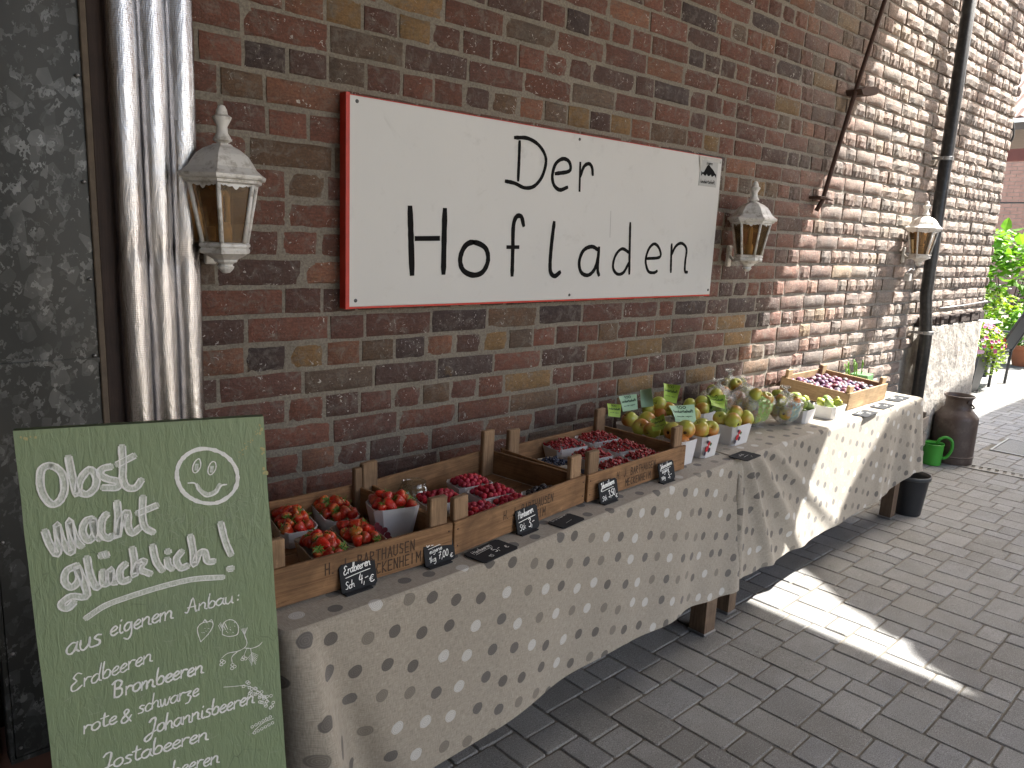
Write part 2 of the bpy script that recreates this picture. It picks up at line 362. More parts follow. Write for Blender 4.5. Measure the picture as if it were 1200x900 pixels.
# ------------------------------------------------------------------ mesh helpers
class MB:
    def __init__(s): s.v = []; s.f = []; s.mi = []; s.uv = None
    def add(s, vs, fs, mi=0):
        o = len(s.v); s.v.extend([tuple(x) for x in vs]); s.f.extend([tuple(i+o for i in f) for f in fs]); s.mi.extend([mi]*len(fs)); return s
    def box(s, a, b, mi=0, M=None, ch=0):
        x0, y0, z0 = a; x1, y1, z1 = b
        if ch:
            bm = bmesh.new(); bmesh.ops.create_cube(bm, size=1)
            for v in bm.verts: v.co = Vector(((x0+x1)/2+v.co.x*(x1-x0), (y0+y1)/2+v.co.y*(y1-y0), (z0+z1)/2+v.co.z*(z1-z0)))
            bmesh.ops.bevel(bm, geom=bm.edges[:], offset=ch, segments=1, affect='EDGES')
            bm.verts.index_update(); vs = [v.co.copy() for v in bm.verts]; fs = [[v.index for v in f.verts] for f in bm.faces]; bm.free()
        else:
            vs = [Vector(p) for p in ((x0,y0,z0),(x1,y0,z0),(x1,y1,z0),(x0,y1,z0),(x0,y0,z1),(x1,y0,z1),(x1,y1,z1),(x0,y1,z1))]
            fs = [(0,3,2,1),(4,5,6,7),(0,1,5,4),(1,2,6,5),(2,3,7,6),(3,0,4,7)]
        if M is not None: vs = [M @ v for v in vs]
        return s.add(vs, fs, mi)
    def tube(s, pts, r, n=8, mi=0, caps=True):
        pts = [Vector(p) for p in pts]; rs = r if isinstance(r, (list, tuple)) else [r]*len(pts)
        vs = []; prev = None
        for i, p in enumerate(pts):
            d = (pts[min(i+1, len(pts)-1)]-pts[max(i-1, 0)]).normalized()
            if prev is None:
                a = Vector((0, 0, 1)) if abs(d.z) < .9 else Vector((1, 0, 0)); u = d.cross(a).normalized()
            else:
                u = (prev - d*prev.dot(d)).normalized()
            prev = u; w_ = d.cross(u)
            for k in range(n):
                t = 2*math.pi*k/n; vs.append(p+(u*math.cos(t)+w_*math.sin(t))*rs[i])
        fs = [(i*n+k, i*n+(k+1) % n, (i+1)*n+(k+1) % n, (i+1)*n+k) for i in range(len(pts)-1) for k in range(n)]
        if caps: fs += [tuple(reversed(range(n))), tuple(range((len(pts)-1)*n, len(pts)*n))]
        return s.add(vs, fs, mi)
    def lathe(s, prof, n=16, mi=0, c=(0, 0, 0), ph=0, M=None, cap=True):
        vs = []
        for r, z in prof:
            for k in range(n):
                t = ph+2*math.pi*k/n; v = Vector((c[0]+r*math.cos(t), c[1]+r*math.sin(t), c[2]+z)); vs.append(M @ v if M else v)
        fs = [(i*n+k, i*n+(k+1) % n, (i+1)*n+(k+1) % n, (i+1)*n+k) for i in range(len(prof)-1) for k in range(n)]
        if cap: fs += [tuple(reversed(range(n))), tuple(range((len(prof)-1)*n, len(prof)*n))]
        return s.add(vs, fs, mi)
    def prism(s, poly, a, b, mi=0, axis=2):
        n = len(poly)
        def P(p, h):
            return (p[0], p[1], h) if axis == 2 else ((p[0], h, p[1]) if axis == 1 else (h, p[0], p[1]))
        vs = [P(p, a) for p in poly]+[P(p, b) for p in poly]
        fs = [tuple(reversed(range(n))), tuple(range(n, 2*n))]+[(k, (k+1) % n, n+(k+1) % n, n+k) for k in range(n)]
        return s.add(vs, fs, mi)
    def mesh(s, name, mats, smooth=False):
        me = bpy.data.meshes.new(name); me.from_pydata(s.v, [], s.f)
        for m_ in (mats if isinstance(mats, (list, tuple)) else [mats]): me.materials.append(m_)
        if any(s.mi): me.polygons.foreach_set('material_index', s.mi)
        if smooth: me.polygons.foreach_set('use_smooth', [True]*len(s.f))
        if smooth == 'auto':
            me.set_sharp_from_angle(angle=R(35))
        me.update(); return me
    def build(s, name, mats, parent=None, smooth=False, **kw):
        return link(name, s.mesh(name, mats, smooth), parent, **kw)

def link(name, me, parent=None, loc=None, rot=None, kind=None, label=None, color=None):
    o = bpy.data.objects.new(name, me); col.objects.link(o)
    if parent: o.parent = parent
    if loc is not None: o.location = loc
    if rot is not None: o.rotation_euler = rot
    if kind: o['kind'] = kind
    if label: o['label'] = label
    if color: o.color = (*color, 1)
    return o
def tag(o, label, cat, group=None):
    o['label'] = label; o['category'] = cat
    if group: o['group'] = group
    return o
def thing(name, label, cat, loc=(0, 0, 0), rz=0, group=None):
    o = bpy.data.objects.new(name, None); col.objects.link(o); o.empty_display_size = .05
    o.location = loc; o.rotation_euler = (0, 0, rz); return tag(o, label, cat, group)
def copy_tree(o, parent=None):
    c = o.copy(); col.objects.link(c)
    if parent: c.parent = parent
    for ch in o.children: copy_tree(ch, c)
    return c

def smooth_line(pts, sub=5):
    if len(pts) < 3: return [tuple(p) for p in pts]
    P = [np.array(p, float) for p in pts]; closed = np.allclose(P[0], P[-1]); out = []
    n = len(P)
    for i in range(n-1):
        p0 = P[i-1] if i > 0 else (P[-2] if closed else 2*P[0]-P[1]); p1 = P[i]; p2 = P[i+1]
        p3 = P[i+2] if i+2 < n else (P[1] if closed else 2*P[-1]-P[-2])
        for k in range(sub):
            t = k/sub
            out.append(.5*((2*p1)+(-p0+p2)*t+(2*p0-5*p1+4*p2-p3)*t*t+(-p0+3*p1-3*p2+p3)*t**3))
    out.append(P[-1]); return [tuple(p) for p in out]
def ribbon(mb, pts, wd, O, U, V, N, h=0.0008, mi=0, sub=5, jit=.0):
    """flat painted stroke on the plane O + a*U + b*V, lifted h along N"""
    pts = smooth_line(pts, sub); vs = []; n = len(pts)
    for i, p in enumerate(pts):
        a = np.array(pts[max(i-1, 0)]); b = np.array(pts[min(i+1, n-1)]); d = b-a; L = np.linalg.norm(d)
        d = d/L if L > 1e-9 else np.array([1., 0]); nn = np.array([-d[1], d[0]])
        e = .75 if i in (0, n-1) else 1
        ww = wd*.5*e*(1+random.uniform(-jit, jit))
        if i == 0: p = np.array(p)-d*wd*.35
        if i == n-1: p = np.array(p)+d*wd*.35
        for sgn in (-1, 1):
            q = np.array(p)+nn*ww*sgn; vs.append(O+U*q[0]+V*q[1]+N*h)
    # oriented along N
    fs = [(2*i, 2*i+2, 2*i+3, 2*i+1) for i in range(n-1)]
    mb.add(vs, fs, mi)

# single-stroke handwriting, x-height 1, baseline 0
G = {
'a': (1.0, [[(.85,.85),(.5,1),(.12,.7),(.1,.25),(.4,0),(.72,.3),(.88,.95)],[(.88,.95),(.82,.3),(1.05,0)]]),
'b': (.95, [[(.2,2.1),(.12,1.2),(.15,.1)],[(.15,.5),(.5,1),(.85,.7),(.75,.1),(.35,0),(.15,.2)]]),
'c': (.8, [[(.75,.85),(.45,1),(.12,.6),(.2,.1),(.5,0),(.8,.2)]]),
'd': (1.05, [[(.82,.8),(.5,1),(.1,.6),(.15,.1),(.5,0),(.8,.4)],[(.95,2.1),(.84,1),(.82,.2),(1.05,0)]]),
'e': (.8, [[(.1,.45),(.5,.55),(.72,.8),(.5,1.02),(.15,.7),(.12,.25),(.4,0),(.8,.2)]]),
'f': (.7, [[(.75,1.8),(.5,2.1),(.32,1.6),(.3,0)],[(.05,1),(.65,1.05)]]),
'g': (1.0, [[(.8,.85),(.45,1),(.12,.6),(.25,.1),(.6,.2),(.82,.9)],[(.82,.95),(.85,-.4),(.55,-.95),(.15,-.7)]]),
'h': (.95, [[(.2,2.1),(.12,1),(.1,0)],[(.12,.55),(.5,1),(.75,.75),(.75,.15),(.95,0)]]),
'i': (.5, [[(.2,1),(.18,.3),(.35,0),(.5,.1)],[(.25,1.45),(.28,1.55)]]),
'j': (.5, [[(.3,1),(.3,-.5),(.05,-.9),(-.2,-.6)]]),
'k': (.9, [[(.2,2.1),(.12,0)],[(.75,1),(.18,.5)],[(.3,.55),(.85,0)]]),
'l': (.5, [[(.2,2.1),(.12,.6),(.25,.05),(.5,.1)]]),
'm': (1.5, [[(.1,1),(.1,0)],[(.12,.6),(.4,1),(.6,.8),(.6,0)],[(.62,.6),(.95,1),(1.2,.75),(1.2,.15),(1.45,0)]]),
'n': (1.0, [[(.1,1),(.1,0)],[(.12,.6),(.5,1),(.75,.8),(.75,.15),(1.0,0)]]),
'o': (.9, [[(.5,1),(.12,.7),(.15,.15),(.5,0),(.82,.35),(.78,.85),(.5,1)]]),
'r': (.75, [[(.12,1),(.15,0)],[(.15,.6),(.4,.98),(.75,.9)]]),
's': (.75, [[(.7,.9),(.4,1),(.2,.75),(.6,.4),(.55,.05),(.1,.02)]]),
't': (.75, [[(.35,1.8),(.28,.6),(.4,.05),(.75,.15)],[(.0,1.2),(.7,1.3)]]),
'u': (1.0, [[(.12,1),(.12,.3),(.4,0),(.75,.4),(.82,1)],[(.82,1),(.82,.2),(1.0,0)]]),
'w': (1.2, [[(.05,1),(.2,.1),(.4,.05),(.6,.9),(.65,.1),(.9,.05),(1.15,1)]]),
'z': (.85, [[(.1,.95),(.7,.95),(.3,.5),(.7,.2),(.5,-.5),(.15,-.6)]]),
'A': (1.4, [[(.0,.1),(.3,.1),(.75,2),(1.15,.05),(1.3,.1)],[(.25,.7),(1.1,.75)]]),
'B': (1.3, [[(.25,1.9),(.3,0)],[(.0,1.7),(.5,2.05),(.95,1.7),(.75,1.15),(.35,1.05),(.95,.9),(1.0,.2),(.6,-.05),(.3,.1)]]),
'E': (1.2, [[(1.0,1.75),(.6,2.0),(.25,1.6),(.55,1.1),(.1,.7),(.15,.1),(.6,0),(1.1,.35)]]),
'H': (1.3, [[(.2,2),(.15,0)],[(1.0,2),(1.0,0)],[(.0,1.0),(1.2,1.1)]]),
'J': (1.2, [[(.35,1.6),(.6,1.95),(1.0,1.9),(.9,.8),(.65,-.4),(.15,-.75),(-.05,-.35),(.4,.05),(1.15,.35)]]),
'S': (1.0, [[(.9,1.8),(.5,2),(.2,1.5),(.75,.8),(.6,.05),(.1,.1)]]),
'&': (1.4, [[(1.3,0),(.45,1.4),(.7,1.9),(.95,1.5),(.2,.6),(.3,.05),(.8,.1),(1.3,.9)]]),
':': (.5, [[(.25,.2),(.28,.3)],[(.3,1),(.33,1.1)]]), '.': (.4, [[(.15,0),(.2,.08)]]), ',': (.4, [[(.25,.2),(.1,-.35)]]), '-': (.8, [[(.1,.8),(.75,.85)]]),
' ': (.6, []),
'0': (1.0, [[(.5,1.8),(.15,1.2),(.2,.3),(.5,0),(.85,.5),(.8,1.4),(.5,1.8)]]), '1': (.6, [[(.1,1.3),(.4,1.8),(.35,0)]]),
'3': (.95, [[(.15,1.6),(.5,1.85),(.8,1.5),(.4,1.0),(.85,.6),(.6,.02),(.1,.15)]]), '4': (1.0, [[(.4,1.8),(.1,.8),(.85,.8)],[(.75,1.4),(.65,0)]]),
'5': (.95, [[(.85,1.8),(.3,1.75),(.2,1.0),(.7,1.0),(.8,.3),(.4,0),(.1,.15)]]), '7': (.9, [[(.1,1.7),(.8,1.8),(.4,.9),(.3,0)],[(.2,.9),(.7,1.0)]]),
'€': (1.2, [[(1.0,1.4),(.6,1.6),(.25,1.0),(.3,.2),(.7,0),(1.1,.2)],[(.0,.95),(.8,1.05)],[(.0,.55),(.7,.65)]]),
}
CAPS = {
'A': [[(0,0),(.5,2),(1,0)],[(.2,.7),(.8,.7)]], 'B': [[(0,0),(0,2),(.7,1.9),(.85,1.5),(.6,1.05),(0,1)],[(.6,1.05),(.95,.5),(.7,.05),(0,0)]],
'C': [[(.9,1.8),(.3,1.95),(0,1),(.3,.05),(.9,.2)]], 'E': [[(.9,2),(0,2),(0,0),(.9,0)],[(0,1),(.7,1)]], 'H': [[(0,0),(0,2)],[(.9,0),(.9,2)],[(0,1),(.9,1)]],
'I': [[(.3,0),(.3,2)]], 'J': [[(.8,2),(.8,.4),(.4,0),(0,.4)]], 'K': [[(0,0),(0,2)],[(.9,2),(0,.9),(.9,0)]], 'L': [[(0,2),(0,0),(.9,0)]],
'M': [[(0,0),(0,2),(.55,.8),(1.1,2),(1.1,0)]], 'N': [[(0,0),(0,2),(.9,0),(.9,2)]], 'R': [[(0,0),(0,2),(.8,1.8),(.8,1.2),(0,1),(.9,0)]],
'S': [[(.9,1.8),(.2,1.95),(.1,1.3),(.85,.8),(.8,.1),(0,.2)]], 'T': [[(0,2),(1,2)],[(.5,2),(.5,0)]], 'U': [[(0,2),(0,.3),(.45,0),(.9,.3),(.9,2)]], '.': [[(.1,0),(.25,0)]], ' ': []}
def write(mb, s, O, U, V, N, x, y, xh, wd, slant=.12, mi=0, h=.0008, wid=None, jit=.25, drift=0):
    """handwrite s from (x, y) on a plane; V points up the page; wid squeezes the line to that width"""
    tot = sum(G[c][0] for c in s if c in G); k = (wid/(tot*xh)) if wid else 1; cx = 0
    for c in s:
        if c not in G: continue
        adv, sts = G[c]; jy = random.uniform(-.06, .06)
        for st in sts:
            pts = [(x+(cx+px)*xh*k+py*slant*xh, y+(py+jy)*xh+drift*(cx+px)*xh*k) for px, py in st]
            ribbon(mb, pts, wd, O, U, V, N, h, mi, 4, jit)
        cx += adv*(1 if k >= 1 else 1)
def stencil(mb, s, O, U, V, N, x, y, hgt, wd, adv=.62):
    for c in s:
        for st in CAPS.get(c, []):
            for a, b in zip(st[:-1], st[1:]):
                ribbon(mb, [(x+a[0]*hgt*.42, y+a[1]*hgt*.5), (x+b[0]*hgt*.42, y+b[1]*hgt*.5)], wd, O, U, V, N, .0007, 0, 2, .1)
        x += hgt*(adv if c != ' ' else .35)
A3 = lambda *a: np.array(a, float)

# ================================================================== SETTING: brick wall
YW = 2.1; COURSE = .083
wall = thing('brick_wall', 'long red-brown brick wall with white lime chips behind the fruit tables', 'wall', (0, 0, 0))
PAL = [((.170, .082, .060), 10), ((.200, .095, .070), 7), ((.140, .074, .060), 9), ((.100, .064, .056), 7), ((.070, .054, .053), 5),
       ((.235, .122, .080), 3), ((.150, .105, .070), 3), ((.240, .165, .078), 2), ((.14, .11, .085), 2)]
PALC = [c for c, k in PAL for _ in range(k)]
def brick_variant(L, H, seed):
    r = random.Random(seed); vs = []; nx = 5
    xs = [-L/2+L*i/(nx-1) for i in range(nx)]; zs = [-H/2, 0, H/2]
    for j, z in enumerate(zs):
        for i, x in enumerate(xs):
            ed = (i in (0, nx-1)) or j in (0, 2); cr = (i in (0, nx-1)) and j in (0, 2)
            xx = x*(1-.012/L*2*(i in (0, nx-1)))*(1 - (.006/L*2 if cr else 0)); zz = z*(1-.007/H*2*(j != 1))*(1-(.05 if cr else 0))
            vs.append((xx+r.uniform(-.0025, .0025), (.0035 if ed else 0)+r.uniform(-.0025, .0025)+(.003 if cr else 0), zz*.985+r.uniform(-.0028, .0028)))
    fs = [(j*nx+i, j*nx+i+1, (j+1)*nx+i+1, (j+1)*nx+i) for j in range(2) for i in range(nx-1)]
    ring = [0, 1, 2, 3, 4, 9, 14, 13, 12, 11, 10, 5]; o = len(vs)
    for k in ring:
        i, j = k % nx, k//nx
        vs.append((xs[i]+r.uniform(-.0015, .0015), .010, zs[j]+r.uniform(-.0015, .0015)))
    n = len(ring)
    fs += [(ring[k], o+k, o+(k+1) % n, ring[(k+1) % n]) for k in range(n)]
    o2 = len(vs)
    for k in range(n): x, y, z = vs[o+k]; vs.append((x, .05, z))
    fs += [(o+k, o2+k, o2+(k+1) % n, o+(k+1) % n) for k in range(n)]
    return vs, fs
VAR = {}
for key, L in (('s', .240), ('h', .112), ('t', .175)):
    VAR[key] = [(brick_variant(L, .070, 100*ord(key)+i)) for i in range(10)]
MEV = {k: [] for k in VAR}
for k, lst in VAR.items():
    for vs, fs in lst:
        b = MB(); b.add(vs, fs); me = b.mesh('brick', BRICK, True); me.set_sharp_from_angle(angle=R(40)); MEV[k].append(me)
XR = 7.2; XL = .70
bricks = []
for ci in range(-15, 36):
    z = 1.2+COURSE*(ci+.5)
    if z < .02: continue
    rr = random.Random(ci*77+3)
    x = XL - rr.uniform(0, .2)
    if ci % 2 == 0 and ci == 10: x = .917-.2635*1
    while x < XR:
        if ci % 2 == 0: key = 's' if rr.random() < .86 else ('h' if rr.random() < .6 else 't')
        else: key = 'h' if rr.random() < .90 else 's'
        L = dict(s=.240, h=.112, t=.175)[key]; sx = rr.uniform(.97, 1.04)
        Lx = L*sx
        if x+Lx > XR+.03:
            key = 'h'; sx = max(.35, (XR-x)/.112); Lx = .112*sx
            if Lx < .03: break
        cx = x+Lx/2
        vis = cx-Lx/2 > XL-.02 or True
        if cx+Lx/2 > XL+.02:
            bricks.append((key, rr.randrange(10), cx, z+rr.uniform(-.002, .002)+.002*math.sin(cx*3), sx, rr.uniform(.92, 1.03), rr.uniform(-.005, .001), rr.uniform(-.008, .008), rr.choice(PALC), rr.uniform(.85, 1.12)))
        x += Lx+.012
def hidden(x, z):
    if 1.2 < x < 3.1 and 1.32 < z < 1.90: return True
    if z < .80 and x < 4.6: return True
    if z < 1.03 and x > 5.95: return True
    return False
sc = []
for i, b in enumerate(bricks):
    pr = proj((b[2], YW, b[3]))
    if pr is None: continue
    px, py, d = pr
    if not (-10 < px < 1210 and -10 < py < 910) or hidden(b[2], b[3]): continue
    L = dict(s=.240, h=.112, t=.175)[b[0]]
    pa = proj((b[2]-L/2, YW, b[3])); pb = proj((b[2]+L/2, YW, b[3]))
    sc.append((abs(pb[0]-pa[0])*F*.07/d, i))
sc.sort(reverse=True); top = set(i for _, i in sc[:300])
SV = []; SF = []; SC = []
for i, (key, vi, cx, z, sx, sz, dy, tilt, c, br) in enumerate(bricks):
    if 5.95 < cx and z < 1.03 or (cx > 5.72 and z < 1.0): continue
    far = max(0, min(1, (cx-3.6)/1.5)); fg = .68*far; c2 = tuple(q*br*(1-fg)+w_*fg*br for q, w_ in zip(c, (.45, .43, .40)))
    if i in top:
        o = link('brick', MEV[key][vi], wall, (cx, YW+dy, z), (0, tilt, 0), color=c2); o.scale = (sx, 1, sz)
    else:
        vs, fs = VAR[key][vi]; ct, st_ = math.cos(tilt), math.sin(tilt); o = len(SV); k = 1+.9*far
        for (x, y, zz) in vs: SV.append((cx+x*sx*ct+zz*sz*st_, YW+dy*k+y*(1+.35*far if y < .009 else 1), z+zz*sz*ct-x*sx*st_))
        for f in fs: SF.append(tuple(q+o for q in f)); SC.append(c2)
me = bpy.data.meshes.new('remaining_bricks'); me.from_pydata(SV, [], SF); me.materials.append(BRICKS)
at = me.attributes.new('piece', 'FLOAT_COLOR', 'FACE'); at.data.foreach_set('color', np.array([(*c, 1) for c in SC], dtype=np.float32).ravel())
link('remaining_bricks', me, wall, kind='stuff')
# mortar bed with crumbly relief
def hnoise(X, Z, s, seed):
    r = np.random.default_rng(seed); tb = r.random((256, 256)); xi = X*s; zi = Z*s
    x0 = np.floor(xi).astype(int); z0 = np.floor(zi).astype(int); fx = xi-x0; fz = zi-z0; fx = fx*fx*(3-2*fx); fz = fz*fz*(3-2*fz)
    g = lambda a, b: tb[a % 256, b % 256]
    return (g(x0, z0)*(1-fx)*(1-fz)+g(x0+1, z0)*fx*(1-fz)+g(x0, z0+1)*(1-fx)*fz+g(x0+1, z0+1)*fx*fz)*2-1
nx, nz = 460, 270
X, Z = np.meshgrid(np.linspace(XL, XR, nx), np.linspace(0, 4.15, nz))
far = np.clip((X-3.6)/1.5, 0, 1)
D = (.0088+.0090*far) + (.0012+.002*far)*hnoise(X, Z, 28, 1) + (.0010+.003*far)*hnoise(X, Z, 70, 2)
co = np.stack([X, YW+D, Z], -1).reshape(-1, 3)
idx = np.arange(nx*nz).reshape(nz, nx)
q = np.stack([idx[:-1, :-1], idx[:-1, 1:], idx[1:, 1:], idx[1:, :-1]], -1).reshape(-1, 4)
me = bpy.data.meshes.new('mortar'); me.from_pydata(co.tolist(), [], q.tolist()); me.materials.append(MORTAR)
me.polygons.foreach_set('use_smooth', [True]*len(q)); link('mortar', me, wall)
b = MB(); b.box((XL, YW+.03, 0), (XR-.004, YW+.42, 4.15)); b.box((XL, YW+.005, 4.15), (XR-.004, YW+.42, 5.6)); b.build('wall_core', MORTAR, wall)
b = MB()                                                # end face of the wall, bricks seen edge on
for k in range(50):
    b.box((XR-.05, YW+.03, .01+k*COURSE), (XR+.006, YW+(.14 if k % 2 else .26), .08+k*COURSE), ch=.006)
    b.box((XR-.05, YW+(.16 if k % 2 else .28), .01+k*COURSE), (XR+.004, YW+.41, .08+k*COURSE), ch=.006)
b.build('end_bricks', simple('end_brick', (.17, .09, .07), .9, .3, 9, 50, .6, .005, 'World'), wall, kind='stuff')

# plaster plinth with the dark course and its rail
pl = thing('wall_plinth', 'rough pale plaster plinth at the foot of the wall behind the brown milk can', 'plinth', (6.35, 2.05, 0))
b = MB()
nxp, nzp = 60, 50
for_v = []
for j in range(nzp):
    for i in range(nxp):
        x = -.60+1.24*i/(nxp-1); z = 1.02*j/(nzp-1); X_ = np.array([[x]]); Z_ = np.array([[z]])
        y = .004*float(hnoise(X_+9, Z_, 9, 5)[0, 0])+.005*float(hnoise(X_+9, Z_, 34, 6)[0, 0])+.05*max(0, (.25-z))*.4
        if i in (0, nxp-1): y = .1
        for_v.append((x, y-.02 if 0 < i < nxp-1 else y, z))
b.add(for_v, [(j*nxp+i, j*nxp+i+1, (j+1)*nxp+i+1, (j+1)*nxp+i) for j in range(nzp-1) for i in range(nxp-1)])
b.box((-.59, .02, 0), (.64, .3, 1.018)); b.build('plaster_face', CONC, pl, True)
b = MB(); xx = -.55
rr = random.Random(4)
while xx < .72:
    L = rr.uniform(.06, .13); b.box((xx, .012+rr.uniform(-.006, .01), 1.022), (xx+L-.008, .06, 1.09+rr.uniform(-.006, .006)), ch=.006); xx += L
b.build('dark_stone', STONEB, pl, kind='stuff')
b = MB(); b.tube([(-.35, -.015, 1.150), (.1, -.02, 1.158), (.68, -.015, 1.175)], .007, 6); b.tube([(.68, -.015, 1.175), (.69, .05, 1.178)], .007, 6); b.build('rail', STEEL, pl, smooth=True)
# brick soldier behind plinth top: bed of old mortar
# ================================================================== SETTING: paving
gr = MB(); 
for a in range(1): gr.add([(-60, -60, -.012), (80, -60, -.012), (80, 80, -.012), (-60, 80, -.012)], [(0, 1, 2, 3)])
gr.build('ground', simple('dusty_ground', (.36, .32, .27), .95, .3, 2, 30, .4, .004, 'World'), kind='structure')
pav = bpy.data.objects.new('paving', None); col.objects.link(pav); pav['kind'] = 'structure'
b = MB(); b.add([(-2, -4, -.0045), (16, -4, -.0045), (16, 6, -.0045), (-2, 6, -.0045)], [(0, 1, 2, 3)]); b.build('joint_bed', SAND, pav)
CC = .1455; AX, AY, ROT = 3.567, .893, R(1.6)
PC = [(.265, .263, .256), (.275, .274, .268), (.245, .243, .236), (.288, .285, .277), (.265, .267, .270), (.255, .250, .237)]
GAP = .0027
def stone_geo(Lx, Ly, seed):
    r = random.Random(seed); hx, hy = Lx/2-GAP, Ly/2-GAP; vs = []
    oct_ = lambda e, z, j: [(sx*(hx-e)*1+(0), sy*(hy-e), z) for sx, sy in ((-1, -1), (1, -1), (1, 1), (-1, 1))]
    c = .006
    def ring(e, z, jj):
        X1, Y1 = hx-e, hy-e; k = c
        return [(x+r.uniform(-jj, jj), y+r.uniform(-jj, jj), z) for x, y in ((-X1+k, -Y1), (0, -Y1), (X1-k, -Y1), (X1, -Y1+k), (X1, Y1-k), (X1-k, Y1), (0, Y1), (-X1+k, Y1), (-X1, Y1-k), (-X1, -Y1+k))]
    vs = ring(.004, 0, .0007)+ring(0, -.004, .0009)+ring(0, -.02, 0)
    n = 10; fs = [tuple(range(n))]+[(k, n+k, n+(k+1) % n, (k+1) % n) for k in range(n)]+[(n+k, 2*n+k, 2*n+(k+1) % n, n+(k+1) % n) for k in range(n)]
    return vs, fs
SG = {}
for key, dims in dict(A=(CC*4/3, CC), B=(CC*2/3, CC), C=(CC, CC*4/3), D=(CC, CC*2/3)).items():
    SG[key] = [stone_geo(*dims, 50*ord(key)+i) for i in range(6)]
SGM = {}
for k, lst in SG.items():
    SGM[k] = []
    for vs, fs in lst:
        b = MB(); b.add(vs, fs); SGM[k].append(b.mesh('paving_stone', PAVER))
stones = []
cr, sr = math.cos(ROT), math.sin(ROT)
for i in range(-45, 75):
    for j in range(-40, 40):
        cl = (i+j) % 4
        if cl == 0:                                    # domino lying along the wall: big + strip
            flip = random.random() < .0
            pcs = [('A', 2*CC/3, CC/2), ('B', CC*4/3+CC/3, CC/2)]
        elif cl == 2:                                  # domino standing off the wall: small + wide
            pcs = [('D', CC/2, CC/3), ('C', CC/2, CC*2/3+CC*2/3)]
        else: continue
        for key, ox, oy in pcs:
            gx, gy = i*CC+ox, j*CC+oy; x = AX+gx*cr-gy*sr; y = AY+gx*sr+gy*cr
            if not (.2 < x < 15.5 and -2.5 < y < 5.2): continue
            if x < 7.3 and y > 2.12: continue
            pr = proj((x, y, 0))
            if pr is None or not (-60 < pr[0] < 1290 and 300 < pr[1] < 990): continue
            if 6.95 < x < 7.5 and 1.55 < y < 1.82: continue
            if abs(x-(6.2+(1.95-y)*.18)) < .095 and y < 2: continue
            Lx, Ly = dict(A=(CC*4/3, CC), B=(CC*2/3, CC), C=(CC, CC*4/3), D=(CC, CC*2/3))[key]
            hid = (y > 1.56 and x < 4.6) or (.5 < x < 2.4 and y > 1.3) or x < .9
            stones.append((Lx*Ly/pr[2]**3 if (pr[0] < 1205 and pr[1] < 905 and not hid) else 0, key, x, y))
stones.sort(key=lambda s: -s[0])
SV = []; SF = []; SC = []
for n_, (a, key, x, y) in enumerate(stones):
    vi = random.randrange(6); c = random.choice(PC); k = random.uniform(.88, 1.12); c = tuple(q*k for q in c)
    z = random.uniform(-.0014, .0014); tx, ty = random.uniform(-.007, .007), random.uniform(-.007, .007); rz = ROT+random.uniform(-.006, .006)
    if n_ < 300: link('paving_stone', SGM[key][vi], pav, (x, y, z), (tx, ty, rz), color=c)
    else:
        vs, fs = SG[key][vi]; o = len(SV); ca, sa = math.cos(rz), math.sin(rz)
        for px, py, pz in vs: SV.append((x+px*ca-py*sa, y+px*sa+py*ca, z+pz+py*tx-px*ty))
        for f in fs: SF.append(tuple(q+o for q in f)); SC.append(c)
me = bpy.data.meshes.new('remaining_paving_stones'); me.from_pydata(SV, [], SF); me.materials.append(PAVERS)
at = me.attributes.new('piece', 'FLOAT_COLOR', 'FACE'); at.data.foreach_set('color', np.array([(*c, 1) for c in SC], dtype=np.float32).ravel())
link('remaining_paving_stones', me, pav, kind='stuff')
# drain channel and manhole
dr = thing('drain_channel', 'slotted metal drain channel across the paving in front of the milk can', 'drain', (6.2, 1.95, 0), 0)
b = MB(); ang = math.atan(-.18)
M0 = Matrix.Rotation(.178, 4, 'Z')
for s in (-1, 1): b.box((s*.055-.011, -3.2, -.02), (s*.055+.011, .03, .0035), M=M0)
for k in range(64): b.box((-.044, -.02-k*.05, -.012), (.044, .006-k*.05, .001), M=M0)
b.build('grate', simple('drain_metal', (.23, .22, .20), .6, .3, 9, 60, .3, metal=.3), dr)
b = MB(); b.box((-.05, -3.2, -.04), (.05, .03, -.030), M=M0); b.build('channel', BLACKPL, dr)
mh = thing('manhole_cover', 'pale metal inspection cover set in the paving beside the drain', 'manhole cover', (7.22, 1.685, 0), R(3))
b = MB(); b.box((-.27, -.125, -.02), (.27, .125, .002), ch=.002); b.build('plate', simple('cover_metal', (.17, .17, .165), .7, .15, 9, 200, .8, .004, metal=.3), mh)
b = MB()
for (x0, y0, x1, y1) in ((-.29, -.145, .29, -.13), (-.29, .13, .29, .145), (-.29, -.13, -.275, .13), (.275, -.13, .29, .13)): b.box((x0, y0, -.02), (x1, y1, .004))
b.build('frame', STEEL, mh)

# passage roof overhead, unseen walls with gaps set for fill light, shade-casting building opposite
b = MB(); b.box((-4, -2.4, 3.9), (5.485, 3.0, 4.15))
for k in range(8): b.box((-3.6+k*1.18, -2.4, 3.74), (-3.48+k*1.18, 2.98, 3.9))
b.build('passage_roof', SLAB, kind='structure')
b = MB(); b.box((-.9, -2.6, 0), (1.1, -2.4, 4.15)); b.box((-4, -2.6, 0), (-1.7, -2.4, 4.15)); b.box((-4.2, -2.4, 0), (-4, 3.0, 4.15)); b.build('passage_side_wall', CONC, kind='structure')  # unseen; gaps left to steer fill light and the foil reflections
